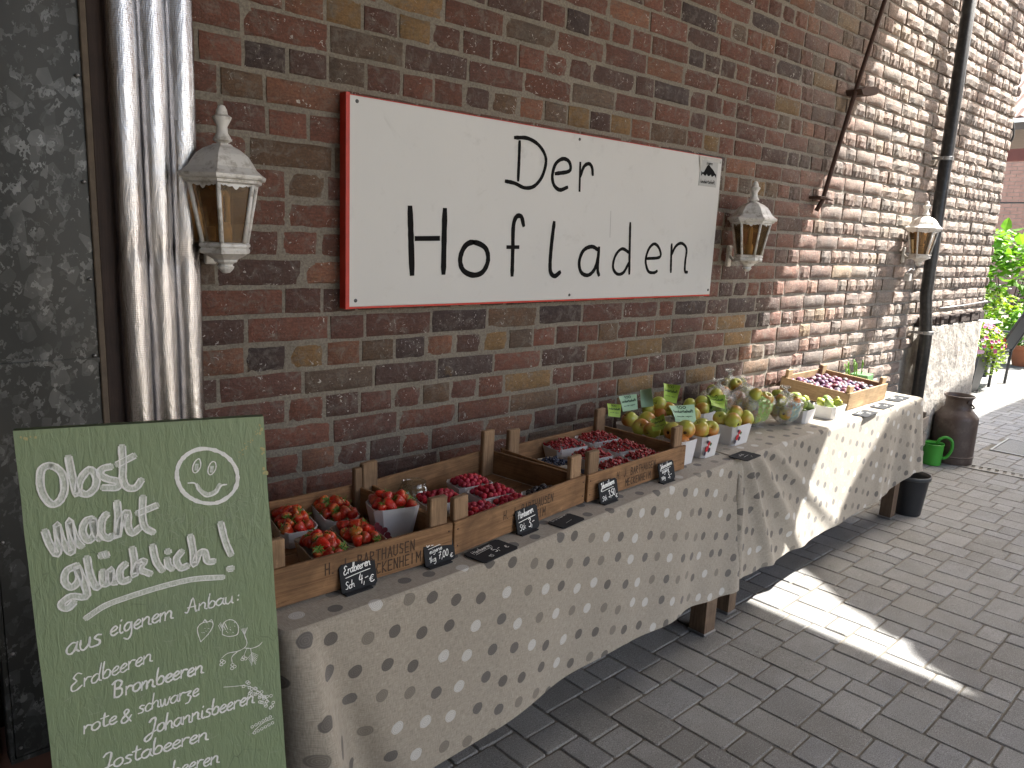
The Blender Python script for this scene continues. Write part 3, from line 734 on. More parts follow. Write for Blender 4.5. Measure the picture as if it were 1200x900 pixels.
# unseen building opposite, added with a roof shaped to shade the right-hand paving
bo = thing('shade_building', 'unseen outbuilding added across the yard, roof shaped to shade the paving', 'building', (0, 0, 0))
SH = lambda x, y, z: (x+2*z/3.05, y-z/3.05)            # a shade point on the ground taken up to height z
edge = [(2.93, .35), (2.965, .60), (3.08, .86), (3.13, .93), (3.20, .965), (3.19, 1.04), (3.215, 1.10), (3.27, 1.15), (3.32, 1.30), (3.42, 1.42), (3.56, 1.66), (3.75, 1.76), (4.1, 1.79), (5.0, 2.0), (6.3, 2.17), (7.9, 2.27), (10, 2.31), (17, 2.4)]
zr = 5.0
poly = [SH(x, y, zr) for x, y in edge]; poly = [(p[0], p[1]) for p in poly]
full = poly+[(poly[-1][0], -4.5), (poly[0][0], -4.5)]
b = MB(); b.prism(list(reversed(full)), zr, zr+.09); b.build('roof', TILE, bo)
b = MB(); b.box((poly[0][0]+1.2, -4.4, 0), (19, -3.6, 5.0)); b.build('wall', PINK, bo)
for k in range(5):
    b = MB(); b.box((8.5+k*2.1, -3.62, 1.1), (9.5+k*2.1, -3.57, 2.3)); b.build('window', simple('window_dark', (.03, .035, .04), .15, .1) if k == 0 else bpy.data.materials['window_dark'], bo)
rb = thing('shadow_pole', 'unseen slanting pole added above the yard to shadow the wall', 'brace', (0, 0, 0))  # added out of view to cast the slanting shadow band on the wall
b = MB(); p0 = Vector((8.97, 1.1, 6.49)); p1 = Vector((7.27, .90, 4.46)); b.tube([p0+(p0-p1)*.6, p1], .075, 8); b.build('pole', WOODZ, rb)

# ================================================================== doorway at the left: sheet metal, dark strip for the gap, foil pipes
dw = bpy.data.objects.new('doorway', None); col.objects.link(dw); dw['kind'] = 'structure'
b = MB(); b.box((-2.6, 2.9, 0), (.70, 3.0, 4)); b.box((.70, 2.12, 0), (.72, 3.0, 4)); b.box((-2.6, 2.1, 0), (-2.4, 3.0, 4)); b.build('dark_reveal', DARKW, dw)
b = MB(); b.box((.512, 2.03, 0), (.560, 2.10, 3.9)); b.build('dark_gap', DARKW, dw)  # near-black strip added to stand for the dark gap beside the sheet
b = MB(); b.box((.05, 2.06, 0), (.5, 2.09, .30)); b.build('threshold_board', simple('brown_board', (.085, .035, .022), .7, .3, 6, 50, .4), dw)
md = thing('sheet_metal_door', 'dull spangled galvanised steel door panel left of the silver foil pipes', 'metal door', (.37, 2.0, 0))
def panel(z0, z1):
    nx, nz = 8, 14; b = MB(); vs = []
    for j in range(nz):
        for i in range(nx):
            x = -.118+.238*i/(nx-1); z = z0+(z1-z0)*j/(nz-1)
            vs.append((x, -.002+.0025*math.sin(x*24+z*3)+.0015*math.sin(z*7), z))
    b.add(vs, [(j*nx+i, j*nx+i+1, (j+1)*nx+i+1, (j+1)*nx+i) for j in range(nz-1) for i in range(nx-1)])
    b.box((-.118, .004, z0), (.12, .03, z1)); return b
panel(.245, 1.205).build('lower_sheet', GALV, md, True); panel(1.212, 3.5).build('upper_sheet', GALV, md, True)
b = MB(); b.box((.118, -.008, .24), (.132, .035, 3.5), ch=.002); b.build('edge_strip', RUSTE, md)
b = MB(); b.box((-.132, -.008, .24), (-.120, .035, 3.5), ch=.002); b.box((-.13, -.006, .232), (.13, .03, .244)); b.box((-.118, -.006, 1.203), (.118, .004, 1.2145)); b.build('seam', GALV, md)
for z in (.27, .52, .8, 1.05, 1.22, 1.4, 1.62, 1.85): 
    for x in ((.108, -.108) if z < 1.1 else (.108,)):
        b = MB(); b.lathe([(.0045, 0), (.004, .002), (.001, .0035)], 8, M=Matrix.Translation((x, -.006, z)) @ Matrix.Rotation(R(90), 4, 'X')); b.build('rivet', STEEL, md, True)
b = MB(); b.box((-1.5, .02, .2), (-.150, .05, 3.5)); b.build('rear_sheet', GALV, md)
for k, (x, lab) in enumerate(((.580, 'silver foil wrapped pipe nearest the sheet metal door'), (.646, 'silver foil wrapped pipe in the middle of the three'), (.712, 'silver foil wrapped pipe nearest the first wall lantern'))):
    n, nz = 28, 150; b = MB(); vs = []; r_ = random.Random(k); ph = r_.uniform(0, 9)
    for j in range(nz):
        z = 3.6*j/(nz-1)
        cr_ = math.exp(-((z-(1.475-.01*k))/.035)**2)
        for i in range(n):
            t = 2*math.pi*i/n
            r = .0335+.0009*math.sin(3*t+z*4+ph)+.0007*math.sin(5*t-z*11)+r_.uniform(-1, 1)*(.0004+.0028*cr_)-.004*cr_*.5
            vs.append((r*math.cos(t)+.002*math.sin(z*1.7+ph), r*math.sin(t), z))
    b.add(vs, [(j*n+i, j*n+(i+1) % n, (j+1)*n+(i+1) % n, (j+1)*n+i) for j in range(nz-1) for i in range(n)])
    o = b.build('foil_pipe', FOIL, None, True); o.location = (x, 2.02+.004*k, 0); tag(o, lab, 'pipe', 'foil wrapped pipes beside the door')

# ================================================================== sign
sg = thing('shop_sign', 'long white board sign with red edge and black hand lettering Der Hofladen', 'sign', (0, 0, 0))
SX0, SX1, SZ0, SZ1 = 1.200, 3.122, 1.306, 1.921
b = MB(); b.box((SX0, 2.062, SZ0), (SX1, 2.085, SZ1), ch=.0015); b.build('board', SIGNW, sg)
b = MB(); b.box((SX0-.013, 2.058, SZ0-.006), (SX0, 2.092, SZ1+.006)); 
b.box((SX0, 2.0635, SZ0-.006), (SX1, 2.092, SZ0)); b.box((SX0, 2.0655, SZ1), (SX1, 2.092, SZ1+.0028)); b.build('red_edge', RED, sg)
SIGN = {'D': [[(1.872, 1.862), (1.873, 1.799), (1.873, 1.732)], [(1.849, 1.873), (1.91, 1.877), (1.968, 1.858), (2.004, 1.816), (1.991, 1.758), (1.953, 1.718), (1.906, 1.708), (1.858, 1.72), (1.815, 1.724)]], 'e1': [[(2.057, 1.769), (2.129, 1.785), (2.126, 1.816), (2.092, 1.825), (2.055, 1.804), (2.041, 1.762), (2.052, 1.728), (2.084, 1.713), (2.122, 1.725)]], 'r': [[(2.185, 1.818), (2.19, 1.718)], [(2.189, 1.77), (2.207, 1.808), (2.234, 1.82), (2.252, 1.807), (2.258, 1.782)]], 'H': [[(1.418, 1.612), (1.424, 1.511), (1.43, 1.407)], [(1.555, 1.612), (1.555, 1.514), (1.556, 1.41)], [(1.445, 1.518), (1.53, 1.521)]], 'o': [[(1.682, 1.512), (1.644, 1.498), (1.625, 1.456), (1.639, 1.418), (1.683, 1.401), (1.726, 1.412), (1.748, 1.452), (1.734, 1.494), (1.682, 1.512)]], 'f': [[(1.909, 1.578), (1.896, 1.607), (1.873, 1.606), (1.86, 1.573), (1.862, 1.493), (1.864, 1.401)], [(1.837, 1.499), (1.887, 1.5)]], 'l': [[(2.063, 1.593), (2.056, 1.521), (2.053, 1.449), (2.059, 1.41), (2.081, 1.396), (2.108, 1.41)]], 'a': [[(2.318, 1.498), (2.278, 1.51), (2.232, 1.494), (2.212, 1.45), (2.227, 1.41), (2.269, 1.399), (2.305, 1.425), (2.322, 1.477)], [(2.321, 1.506), (2.321, 1.425), (2.331, 1.399)]], 'd': [[(2.511, 1.49), (2.463, 1.505), (2.425, 1.478), (2.414, 1.432), (2.441, 1.404), (2.482, 1.409), (2.515, 1.452)], [(2.503, 1.609), (2.511, 1.506), (2.52, 1.405)]], 'e2': [[(2.625, 1.467), (2.717, 1.475), (2.71, 1.51), (2.673, 1.53), (2.638, 1.508), (2.622, 1.46), (2.645, 1.415), (2.684, 1.408), (2.706, 1.415)]], 'n': [[(2.795, 1.53), (2.799, 1.469), (2.805, 1.412)], [(2.797, 1.483), (2.825, 1.523), (2.866, 1.537), (2.906, 1.513), (2.905, 1.456), (2.909, 1.415), (2.927, 1.41)]]}
WD = dict(D=.0135, e1=.0145, r=.014, H=.0215, o=.019, f=.0175, l=.018, a=.0160, d=.0135, e2=.0135, n=.0138)
U, V, N = A3(1, 0, 0), A3(0, 0, 1), A3(0, -1, 0); O = A3(0, 2.062, 0)
for k, sts in SIGN.items():
    b = MB()
    for q_, st in enumerate(sts): ribbon(b, st, WD[k], O, U, V, N, .0008+.0003*q_, 0, 6, .07)
    b.build('painted_letter', BLACKP, sg)
for x, z in ((1.226, 1.906), (1.224, 1.325), (2.175, 1.903), (2.168, 1.323), (3.108, 1.905), (3.105, 1.328)):
    b = MB(); b.lathe([(.006, 0), (.005, .002), (.001, .003)], 10, M=Matrix.Translation((x, 2.062, z)) @ Matrix.Rotation(R(90), 4, 'X')); b.build('screw', SCREW, sg)
b = MB(); ribbon(b, [(2.378, 1.651), (2.383, 1.549)], .003, O, U, V, N, .0006); b.build('pencil_mark', GREYM, sg)
st = link('sticker', (lambda q: (q.box((2.955, 2.0600, 1.792), (3.090, 2.0615, 1.905)), q.mesh('sticker', STICK))[1])(MB()), sg)
b = MB(); OO = A3(0, 2.0600, 0)
b.prism([(2.965+q*.0105, 1.842+(.012+.034*math.exp(-((q-5.5)/2.3)**2)+.006*math.sin(q*5)) ) for q in range(12)]+[(2.965+(11-q)*.0105, 1.840-.006*math.cos(q*4)) for q in range(12)], 2.0590, 2.0598, axis=1)
b.build('emblem', BLACKP, st)
b = MB(); write(b, 'Unsere', OO, U, V, N, 3.0, 1.886, .008, .0022, 0, wid=.045); b.build('lettering', BLACKP, st); b = MB(); write(b, 'landwirtschaft', OO, U, V, N, 2.965, 1.805, .008, .0022, 0, wid=.110); b.build('lettering', BLACKP, st)
b = MB(); b.add([(2.94, 2.059, 1.918), (2.975, 2.0575, 1.905), (3.112, 2.059, 1.9), (3.115, 2.060, 1.919)], [(0, 1, 2, 3)]); b.add([(2.94, 2.0585, 1.918), (2.952, 2.056, 1.86), (2.968, 2.058, 1.90), (2.96, 2.059, 1.918)], [(0, 1, 2, 3)]); b.build('torn_film', CLEAR, st)

# ================================================================== wall lanterns
def lantern():
    t = thing('wall_lantern', 'white lantern', 'wall lamp', (0, 0, 0))
    hx = R(0)
    L = lambda prof, nm, mat, **k: (lambda b: (b.lathe(prof, 6, ph=hx), b.build(nm, mat, t))[1])(MB())
    b = MB(); b.lathe([(.012, .298), (.014, .306), (.024, .312), (.020, .320), (.014, .330), (.013, .345), (.022, .362), (.024, .368), (.015, .374), (.013, .385), (.008, .395), (.001, .398)], 12); b.build('finial', LAMPW, t, 'auto')
    b = MB(); b.lathe([(.112, .222), (.113, .228), (.100, .236), (.088, .246), (.078, .262), (.066, .278), (.048, .291), (.028, .299), (.024, .303)], 6, ph=hx); b.build('roof', LAMPW, t)
    b = MB(); b.lathe([(.090, .205), (.100, .209), (.102, .216), (.110, .218), (.112, .222)], 6, ph=hx, cap=False)
    for k in range(6):                                   # scalloped valance under the eave
        a0, a1 = hx+k*math.pi/3, hx+(k+1)*math.pi/3; P0 = Vector((.089*math.cos(a0), .089*math.sin(a0), .206)); P1 = Vector((.089*math.cos(a1), .089*math.sin(a1), .206))
        dzf = lambda u: .004+.004*abs(math.sin(u*math.pi*5))*(u > .1)*(u < .9)+.007*math.exp(-((u-.5)/.10)**2)
        for q in range(20):
            u0, u1 = q/20, (q+1)/20; A_, B_ = P0.lerp(P1, u0), P0.lerp(P1, u1)
            b.add([A_, B_, B_-Vector((0, 0, dzf(u1))), A_-Vector((0, 0, dzf(u0)))], [(0, 3, 2, 1)])
    b.build('eave', LAMPW, t)
    fr = None
    for k in range(6):
        a = hx+k*math.pi/3; b = MB()
        p0 = Vector((.086*math.cos(a), .086*math.sin(a), .207)); p1 = Vector((.057*math.cos(a), .057*math.sin(a), .058))
        b.tube([p1, p0], .0058, 6); b.build('bar', LAMPW, t, True)
        a2 = a+math.pi/3; c = .96
        q0 = Vector((.086*math.cos(a2), .086*math.sin(a2), .207)); q1 = Vector((.057*math.cos(a2), .057*math.sin(a2), .058))
        b = MB(); s = Vector((c, c, 1)); b.add([p1*s, q1*s, q0*s, p0*s], [(0, 1, 2, 3)]); b.build('pane', AMBER, t)
    b = MB(); b.lathe([(.052, .030), (.064, .034), (.066, .042), (.062, .047), (.067, .052), (.066, .058), (.058, .062), (.02, .06)], 6, ph=hx); 
    b.lathe([(.001, -.018), (.010, -.016), (.019, -.006), (.021, .000), (.016, .004), (.020, .008), (.028, .012), (.030, .018), (.044, .026), (.052, .031)], 12); b.build('base', LAMPW, t)
    b = MB()
    for s in (-1, 1): b.tube([(s*.009, 0, .11), (s*.009, 0, .175), (s*.004, 0, .186), (0, 0, .188)], .0065, 8)
    b.lathe([(.018, .062), (.018, .095), (.014, .112), (.001, .112)], 10); b.build('bulb', BULB, t, True)
    b = MB(); b.tube([(0, .03, .04), (0, .075, .03), (0, .112, .06)], .008, 8); b.box((-.016, .097, .0), (.016, .112, .10), ch=.004); b.build('bracket', LAMPW, t)
    return t
lan = lantern(); pos = [(.792, 1.978, 1.432), (3.285, 1.978, 1.436), (5.37, 1.985, 1.470)]
labs = ['largest white lantern with amber panes, hanging beside the foil pipes', 'white lantern on the brick wall just right of the big sign', 'small sunlit white lantern next to the black downpipe']
for k in range(3):
    o = lan if k == 0 else copy_tree(lan); o.location = pos[k]; tag(o, labs[k], 'wall lamp', 'white wall lanterns')
bl = thing('door_bell', 'small white bell box on a wire below the farthest lantern', 'bell', (5.40, 2.05, 1.40))
b = MB(); b.box((-.02, -.015, -.05), (.02, .02, .0), ch=.004); b.build('box', WHITE, bl)
b = MB(); b.tube([(.02, .03, 0), (.08, .02, .03), (.16, .03, .02), (.2, .04, .10)], .004, 6); b.build('cable', STEEL, bl, True)

# downpipe, tie rod
dp = thing('downpipe', 'black cast iron downpipe running up the sunlit brick wall', 'drainpipe', (5.70, 2.03, 0))
b = MB(); b.tube([(.03, -.03, 0), (.03, -.03, .95), (.0, 0, 1.25), (0, 0, 5.4)], .040, 18); b.build('pipe', PIPE, dp, True)
for z in (.98, 2.15, 3.35):
    b = MB(); yy = -.03 if z < 1 else 0; xx = .03 if z < 1 else 0
    b.lathe([(.041, 0), (.046, .002), (.046, .024), (.041, .026)], 18, c=(xx, yy, z), cap=False); b.box((xx-.062, .0+yy, z+.004), (xx-.040, .07, z+.022)); b.box((xx+.040, .0+yy, z+.004), (xx+.062, .07, z+.022)); b.build('pipe_clamp', STEEL, dp)
tr = thing('tie_rod', 'thin rusty iron rod slanting up the brick wall in the shade', 'iron rod', (0, 0, 0))
b = MB(); b.tube([(4.085, 2.075, 1.74), (4.10, 2.055, 1.795), (4.32, 2.05, 2.398), (4.532, 2.05, 2.897), (4.93, 2.05, 3.9)], .0125, 8); b.build('rod', RUST, tr, True)
b = MB(); b.prism([(4.30, 2.395), (4.36, 2.415), (4.47, 2.432), (4.52, 2.422), (4.50, 2.395), (4.42, 2.375), (4.33, 2.37)], 2.01, 2.10, axis=1); b.build('clamp_plate', RUST, tr)
b = MB(); b.box((4.03, 2.03, 1.80), (4.14, 2.10, 1.815), ch=.003); b.tube([(4.06, 2.04, 1.81), (4.14, 2.02, 1.80)], .006, 6); b.build('bracket', RUST, tr)

# ================================================================== chalkboard
cb = thing('chalk_board', 'tall green painted board with white chalk writing Obst macht gluecklich', 'chalkboard', (.19, 1.25, 0))
BA = A3(.18871796, 1.2527396, 1.24200954); BU = A3(.95622217, -.29050818, .03527253); BV = -A3(.01999713, -.05538443, -.99826483); BN = -A3(.29195765, .95526832, -.04715049)
RU = A3(.956, -.2907, 0)
BO = BA-A3(.19, 1.25, 0)
def bpt(u, v, n=0): return tuple(BO+BU*u-BV*v+BN*n)
b = MB(); Hh = 1.243; cs = [(0, 0), (.342, .012), (.345, Hh-.0), (-.002, Hh+.0)]
nu, nv = 8, 26; vs = []
for j in range(nv):
    for i in range(nu):
        a = i/(nu-1); c = j/(nv-1); u = cs[0][0]*(1-a)*(1-c)+cs[1][0]*a*(1-c)+cs[2][0]*a*c+cs[3][0]*(1-a)*c; v = cs[0][1]*(1-a)*(1-c)+cs[1][1]*a*(1-c)+cs[2][1]*a*c+cs[3][1]*(1-a)*c
        if i in (0, nu-1) and 0 < j < nv-1: u += random.uniform(-.0009, .0009)
        vs.append(bpt(u, v))
fr_n = len(vs); b.add(vs, [(j*nu+i, (j+1)*nu+i, (j+1)*nu+i+1, j*nu+i+1) for j in range(nv-1) for i in range(nu-1)])
bd = b.build('board', GREENB, cb)
b = MB(); ring = [(0, 0), (.342, .012), (.345, Hh), (-.002, Hh)]
vs = [bpt(u, v) for u, v in ring]+[bpt(u, v, -.018) for u, v in ring]; b.add(vs, [(0, 1, 5, 4), (1, 2, 6, 5), (2, 3, 7, 6), (3, 0, 4, 7), (4, 5, 6, 7)]); b.build('board_edge', simple('green_board_side', (.07, .10, .045), .7, .4, 60, 90, .3), cb)
b = MB()
for (u0, v0, ln, vert) in ((.002, .006, .03, 0), (.336, .02, .018, 1), (.338, .06, .012, 1), (.3395, .095, .010, 1)):
    for q in range(5):
        a = u0+(random.uniform(0, ln) if not vert else random.uniform(-.004, .002)); c = v0+(random.uniform(0, ln) if vert else random.uniform(0, .006)); e = random.uniform(.002, .0055)
        b.add([bpt(a, c, .0006), bpt(a+e*.7, c+e*.3, .0006), bpt(a+e*.6, c+e*1.2, .0006), bpt(a-e*.2, c+e, .0006)], [(0, 3, 2, 1)])
for q in range(26):
    a = .30+q*.0012+random.uniform(-.006, .006); c = .075-q*.0016+random.uniform(-.004, .004); e = random.uniform(.0008, .0022)
    b.add([bpt(a, c, .0006), bpt(a+e, c, .0006), bpt(a+e, c+e, .0006), bpt(a, c+e*1.2, .0006)], [(0, 3, 2, 1)])
b.build('paint_chips', GOLDG, cb, kind='stuff')
TITLE = [[(0.042, 0.056), (0.054, 0.068), (0.056, 0.091), (0.049, 0.109), (0.038, 0.114), (0.029, 0.1), (0.026, 0.08), (0.03, 0.06), (0.042, 0.056)], [(0.065, 0.046), (0.067, 0.073), (0.071, 0.104), (0.076, 0.084), (0.09, 0.068), (0.098, 0.08), (0.095, 0.096), (0.084, 0.105), (0.073, 0.1)], [(0.119, 0.067), (0.107, 0.069), (0.104, 0.078), (0.114, 0.086), (0.126, 0.091), (0.124, 0.1), (0.105, 0.098)], [(0.136, 0.038), (0.135, 0.066), (0.133, 0.088), (0.138, 0.102), (0.149, 0.104), (0.158, 0.093)], [(0.127, 0.065), (0.151, 0.054)], [(0.025, 0.153), (0.029, 0.173), (0.037, 0.191), (0.041, 0.169), (0.041, 0.145), (0.045, 0.17), (0.055, 0.192), (0.058, 0.172), (0.057, 0.142), (0.063, 0.172), (0.07, 0.185)], [(0.088, 0.144), (0.079, 0.146), (0.073, 0.161), (0.079, 0.177), (0.088, 0.167), (0.088, 0.144), (0.089, 0.164), (0.095, 0.178)], [(0.107, 0.139), (0.1, 0.149), (0.098, 0.169), (0.106, 0.178), (0.112, 0.174)], [(0.122, 0.123), (0.122, 0.146), (0.118, 0.178), (0.125, 0.153), (0.135, 0.141), (0.134, 0.164), (0.139, 0.175), (0.151, 0.167)], [(0.158, 0.12), (0.155, 0.148), (0.157, 0.168), (0.168, 0.179)], [(0.148, 0.145), (0.176, 0.136)], [(0.062, 0.213), (0.047, 0.219), (0.043, 0.235), (0.051, 0.246), (0.062, 0.235), (0.061, 0.215), (0.07, 0.262), (0.049, 0.26), (0.035, 0.27), (0.042, 0.278), (0.052, 0.27)], [(0.075, 0.203), (0.077, 0.231), (0.083, 0.252), (0.089, 0.247)], [(0.094, 0.228), (0.093, 0.248), (0.101, 0.246), (0.105, 0.227), (0.105, 0.247), (0.112, 0.249)], [(0.094, 0.201), (0.095, 0.206)], [(0.1, 0.2), (0.101, 0.206)], [(0.126, 0.222), (0.117, 0.232), (0.118, 0.249), (0.129, 0.248)], [(0.137, 0.199), (0.138, 0.223), (0.136, 0.243), (0.142, 0.227), (0.152, 0.222), (0.145, 0.234), (0.159, 0.245)], [(0.165, 0.2), (0.168, 0.225), (0.176, 0.243)], [(0.184, 0.225), (0.185, 0.236), (0.191, 0.243)], [(0.186, 0.211), (0.186, 0.215)], [(0.206, 0.216), (0.197, 0.228), (0.202, 0.243), (0.213, 0.241)], [(0.22, 0.193), (0.222, 0.22), (0.222, 0.241), (0.23, 0.225), (0.239, 0.223), (0.242, 0.239), (0.252, 0.241)], [(0.266, 0.179), (0.271, 0.211), (0.278, 0.235)], [(0.272, 0.258), (0.279, 0.258)]]
def flip(st): return [(u, -v) for u, v in st]
def outline(st, off, sgn):
    P = [np.array(p) for p in smooth_line(st, 5)]; out = []
    for i, p in enumerate(P):
        d = P[min(i+1, len(P)-1)]-P[max(i-1, 0)]; d = d/(np.linalg.norm(d)+1e-9); out.append(tuple(p+np.array([-d[1], d[0]])*off*sgn))
    return out
WORDS = [(0, 5), (5, 11), (11, len(TITLE))]
for lo, hi in WORDS:
    b = MB()
    for i, st_ in enumerate(TITLE[lo:hi]):
        s_ = flip(st_); ribbon(b, s_, .0094, BO, BU, BV, BN, .0006+.0001*i, 0, 5, .1)
        for sg_ in (-1, 1): ribbon(b, outline(s_, .0044, sg_), .0025, BO, BU, BV, BN, .0016+.0001*i, 1, 1, .3)
    b.build('chalk_word', [CHALKF, CHALK], cb)
b = MB(); ul = flip([(0.065, 0.299), (0.093, 0.284), (0.134, 0.275), (0.182, 0.268), (0.222, 0.266), (0.264, 0.271)])
ribbon(b, ul, .0085, BO, BU, BV, BN, .0006, 0, 6, .08)
for sg_ in (-1, 1): ribbon(b, outline(ul, .004, sg_), .0012, BO, BU, BV, BN, .0012, 1, 1, .4)
b.build('underline', [CHALKF, CHALK], cb)
SM = [[(0.296, 0.112), (0.29, 0.128), (0.278, 0.139), (0.263, 0.145), (0.245, 0.143), (0.229, 0.135), (0.216, 0.122), (0.209, 0.105), (0.208, 0.088), (0.214, 0.072), (0.225, 0.061), (0.24, 0.055), (0.257, 0.056), (0.274, 0.064), (0.287, 0.077), (0.295, 0.094), (0.296, 0.112)], [(0.243, 0.082), (0.239, 0.089), (0.234, 0.092), (0.231, 0.088), (0.232, 0.08), (0.236, 0.073), (0.241, 0.07), (0.243, 0.074), (0.243, 0.082)], [(0.265, 0.088), (0.261, 0.095), (0.256, 0.098), (0.253, 0.094), (0.254, 0.086), (0.258, 0.079), (0.262, 0.077), (0.265, 0.08), (0.265, 0.088)], [(0.223, 0.107), (0.233, 0.109), (0.237, 0.121), (0.248, 0.133), (0.263, 0.129), (0.271, 0.118), (0.279, 0.117)]]
b = MB(); ribbon(b, flip(SM[0]), .0062, BO, BU, BV, BN, .0008, 1, 4, .22)
for s_ in SM[1:3]:
    ribbon(b, flip(s_), .0018, BO, BU, BV, BN, .0009, 1, 4, .2)
    cx = sum(p[0] for p in s_[:-1])/8; cy = sum(p[1] for p in s_[:-1])/8; ribbon(b, [(cx-.001, -cy-.005), (cx, -cy+.001)], .007, BO, BU, BV, BN, .0007, 0, 3, .1)
ribbon(b, flip(SM[3]), .0024, BO, BU, BV, BN, .0009, 1, 5, .2); ribbon(b, flip([(0.235, 0.112), (0.240, 0.122), (0.250, 0.129), (0.262, 0.126), (0.269, 0.116)]), .0065, BO, BU, BV, BN, .0007, 0, 5, .1)
b.build('smiley', [CHALKF, CHALK], cb)
for s_, (u0, v0), (u1, v1), xh, wd in (('aus', (.033, .354), (.082, .344), .017, .0021), ('eigenem', (.094, .336), (.186, .324), .014, .0019), ('Anbau', (.203, .320), (.276, .318), .0115, .0017), (':', (.280, .317), (.286, .316), .009, .002),
        ('Erdbeeren', (.034, .413), (.150, .390), .0135, .0017), ('Brombeeren', (.088, .438), (.223, .428), .0135, .0022), ('rote', (.044, .486), (.092, .482), .0125, .0019), ('&', (.096, .484), (.113, .483), .0115, .0019), ('schwarze', (.122, .474), (.213, .466), .0125, .0018),
        ('Johannisbeeren', (.130, .515), (.298, .503), .0135, .0021), ('Jostabeeren', (.060, .556), (.222, .548), .0135, .0021), ('Himbeeren', (.115, .602), (.236, .594), .0135, .0020), ('Pflaumen'.replace('P', 'B'), (.04, .66), (.16, .65), .0135, .002)):
    b = MB(); write(b, s_, BO, BU, BV, BN, u0, -v0, xh, wd*1.4, .14, 0, .0009, wid=u1-u0, drift=(v0-v1)/(u1-u0)); b.build('chalk_word', CHALK, cb)
b = MB()
def rb_(pts, wd=.0012, mi=0): ribbon(b, flip(pts), wd, BO, BU, BV, BN, .0009, mi, 4, .3)
rb_([(.222, .372), (.219, .352), (.226, .343), (.240, .343), (.243, .350), (.236, .362), (.224, .373), (.222, .372)])
rb_([(.228, .342), (.232, .338), (.235, .343), (.241, .340), (.243, .345)]); rb_([(.231, .337), (.234, .344)])
rb_([(.256, .368), (.258, .352), (.266, .346), (.275, .349), (.281, .360), (.279, .374), (.266, .375), (.257, .370), (.256, .368)])
for q in range(7): rb_([(.251+q*.0018, .352-(q % 3)*.002), (.254+q*.0018, .362-(q % 2)*.004)], .001)
for q in range(9): x, y = random.uniform(.262, .276), random.uniform(.352, .370); rb_([(x, y), (x+.001, y+.001)], .0009)
for q in range(7): x, y = random.uniform(.225, .238), random.uniform(.350, .364); rb_([(x, y), (x+.001, y+.001)], .0009)
rb_([(.252, .410), (.262, .404), (.278, .404), (.289, .400), (.293, .392), (.290, .378)]); rb_([(.289, .401), (.300, .404), (.311, .402), (.317, .397)]); rb_([(.278, .404), (.268, .412), (.268, .424)]); rb_([(.292, .402), (.287, .414)]); rb_([(.298, .404), (.300, .428)])
for cx, cy in ((.252, .415), (.251, .421), (.255, .418), (.268, .426), (.271, .430), (.267, .432), (.286, .417), (.289, .420), (.284, .420)): rb_([(cx+.0025*math.cos(t), cy+.0025*math.sin(t)) for t in np.linspace(0, 6.283, 7)], .0011)
for q in range(6): rb_([(.300, .412+q*.002), (.293+q*.001, .420+q*.003)], .0009); rb_([(.300, .412+q*.002), (.309-q*.001, .419+q*.003)], .0009)
for q in range(6): rb_([(.290, .378), (.285+q*.002, .366)], .001)
rb_([(.252, .462), (.268, .465), (.285, .468), (.300, .478), (.312, .492), (.322, .508)])
rnd = random.Random(3)
for q in range(34):
    t = rnd.random(); cx = .285+.038*t+rnd.uniform(-.006, .008); cy = .468+.042*t+rnd.uniform(-.008, .010); rb_([(cx+.0024*math.cos(a), cy+.0024*math.sin(a)) for a in np.linspace(0, 6.283, 7)], .0011)
rb_([(.291, .558), (.300, .550), (.312, .543), (.327, .540)])
for q in range(12): cx = .292+q*.003; cy = .553-q*.001+(.006 if q % 2 else -.007); rb_([(cx+.0022*math.cos(a), cy+.0022*math.sin(a)) for a in np.linspace(0, 6.283, 7)], .0011)
b.build('chalk_drawing', CHALK, cb)
b = MB(); rnd = random.Random(8)                          # smeared traces of older writing
for q in range(300):
    u0, v0 = rnd.uniform(.03, .32), rnd.choice((rnd.uniform(.14, .2), rnd.uniform(.28, .62))); L = rnd.uniform(.003, .012); a = rnd.uniform(0, 6.28); k = rnd.uniform(-1.5, 1.5)
    ribbon(b, [(u0, -v0), (u0+L*math.cos(a), -v0+L*math.sin(a)), (u0+L*math.cos(a)+L*.7*math.cos(a+k), -v0+L*math.sin(a)+L*.7*math.sin(a+k))], rnd.uniform(.0005, .0012), BO, BU, BV, BN, .0004, 0, 3, .5)
b.build('smeared_chalk', CHALKG, cb, kind='stuff')
# rear prop of the board
b = MB(); b.tube([bpt(.03, .10, -.03), tuple(A3(.10, .38, 0)+A3(*bpt(.03, 1.2, 0))*A3(1, 1, 0))], .012, 4); b.tube([bpt(.31, .10, -.03), tuple(A3(.10, .38, 0)+A3(*bpt(.31, 1.2, 0))*A3(1, 1, 0))], .012, 4); b.build('rear_strut', DARKW, cb)

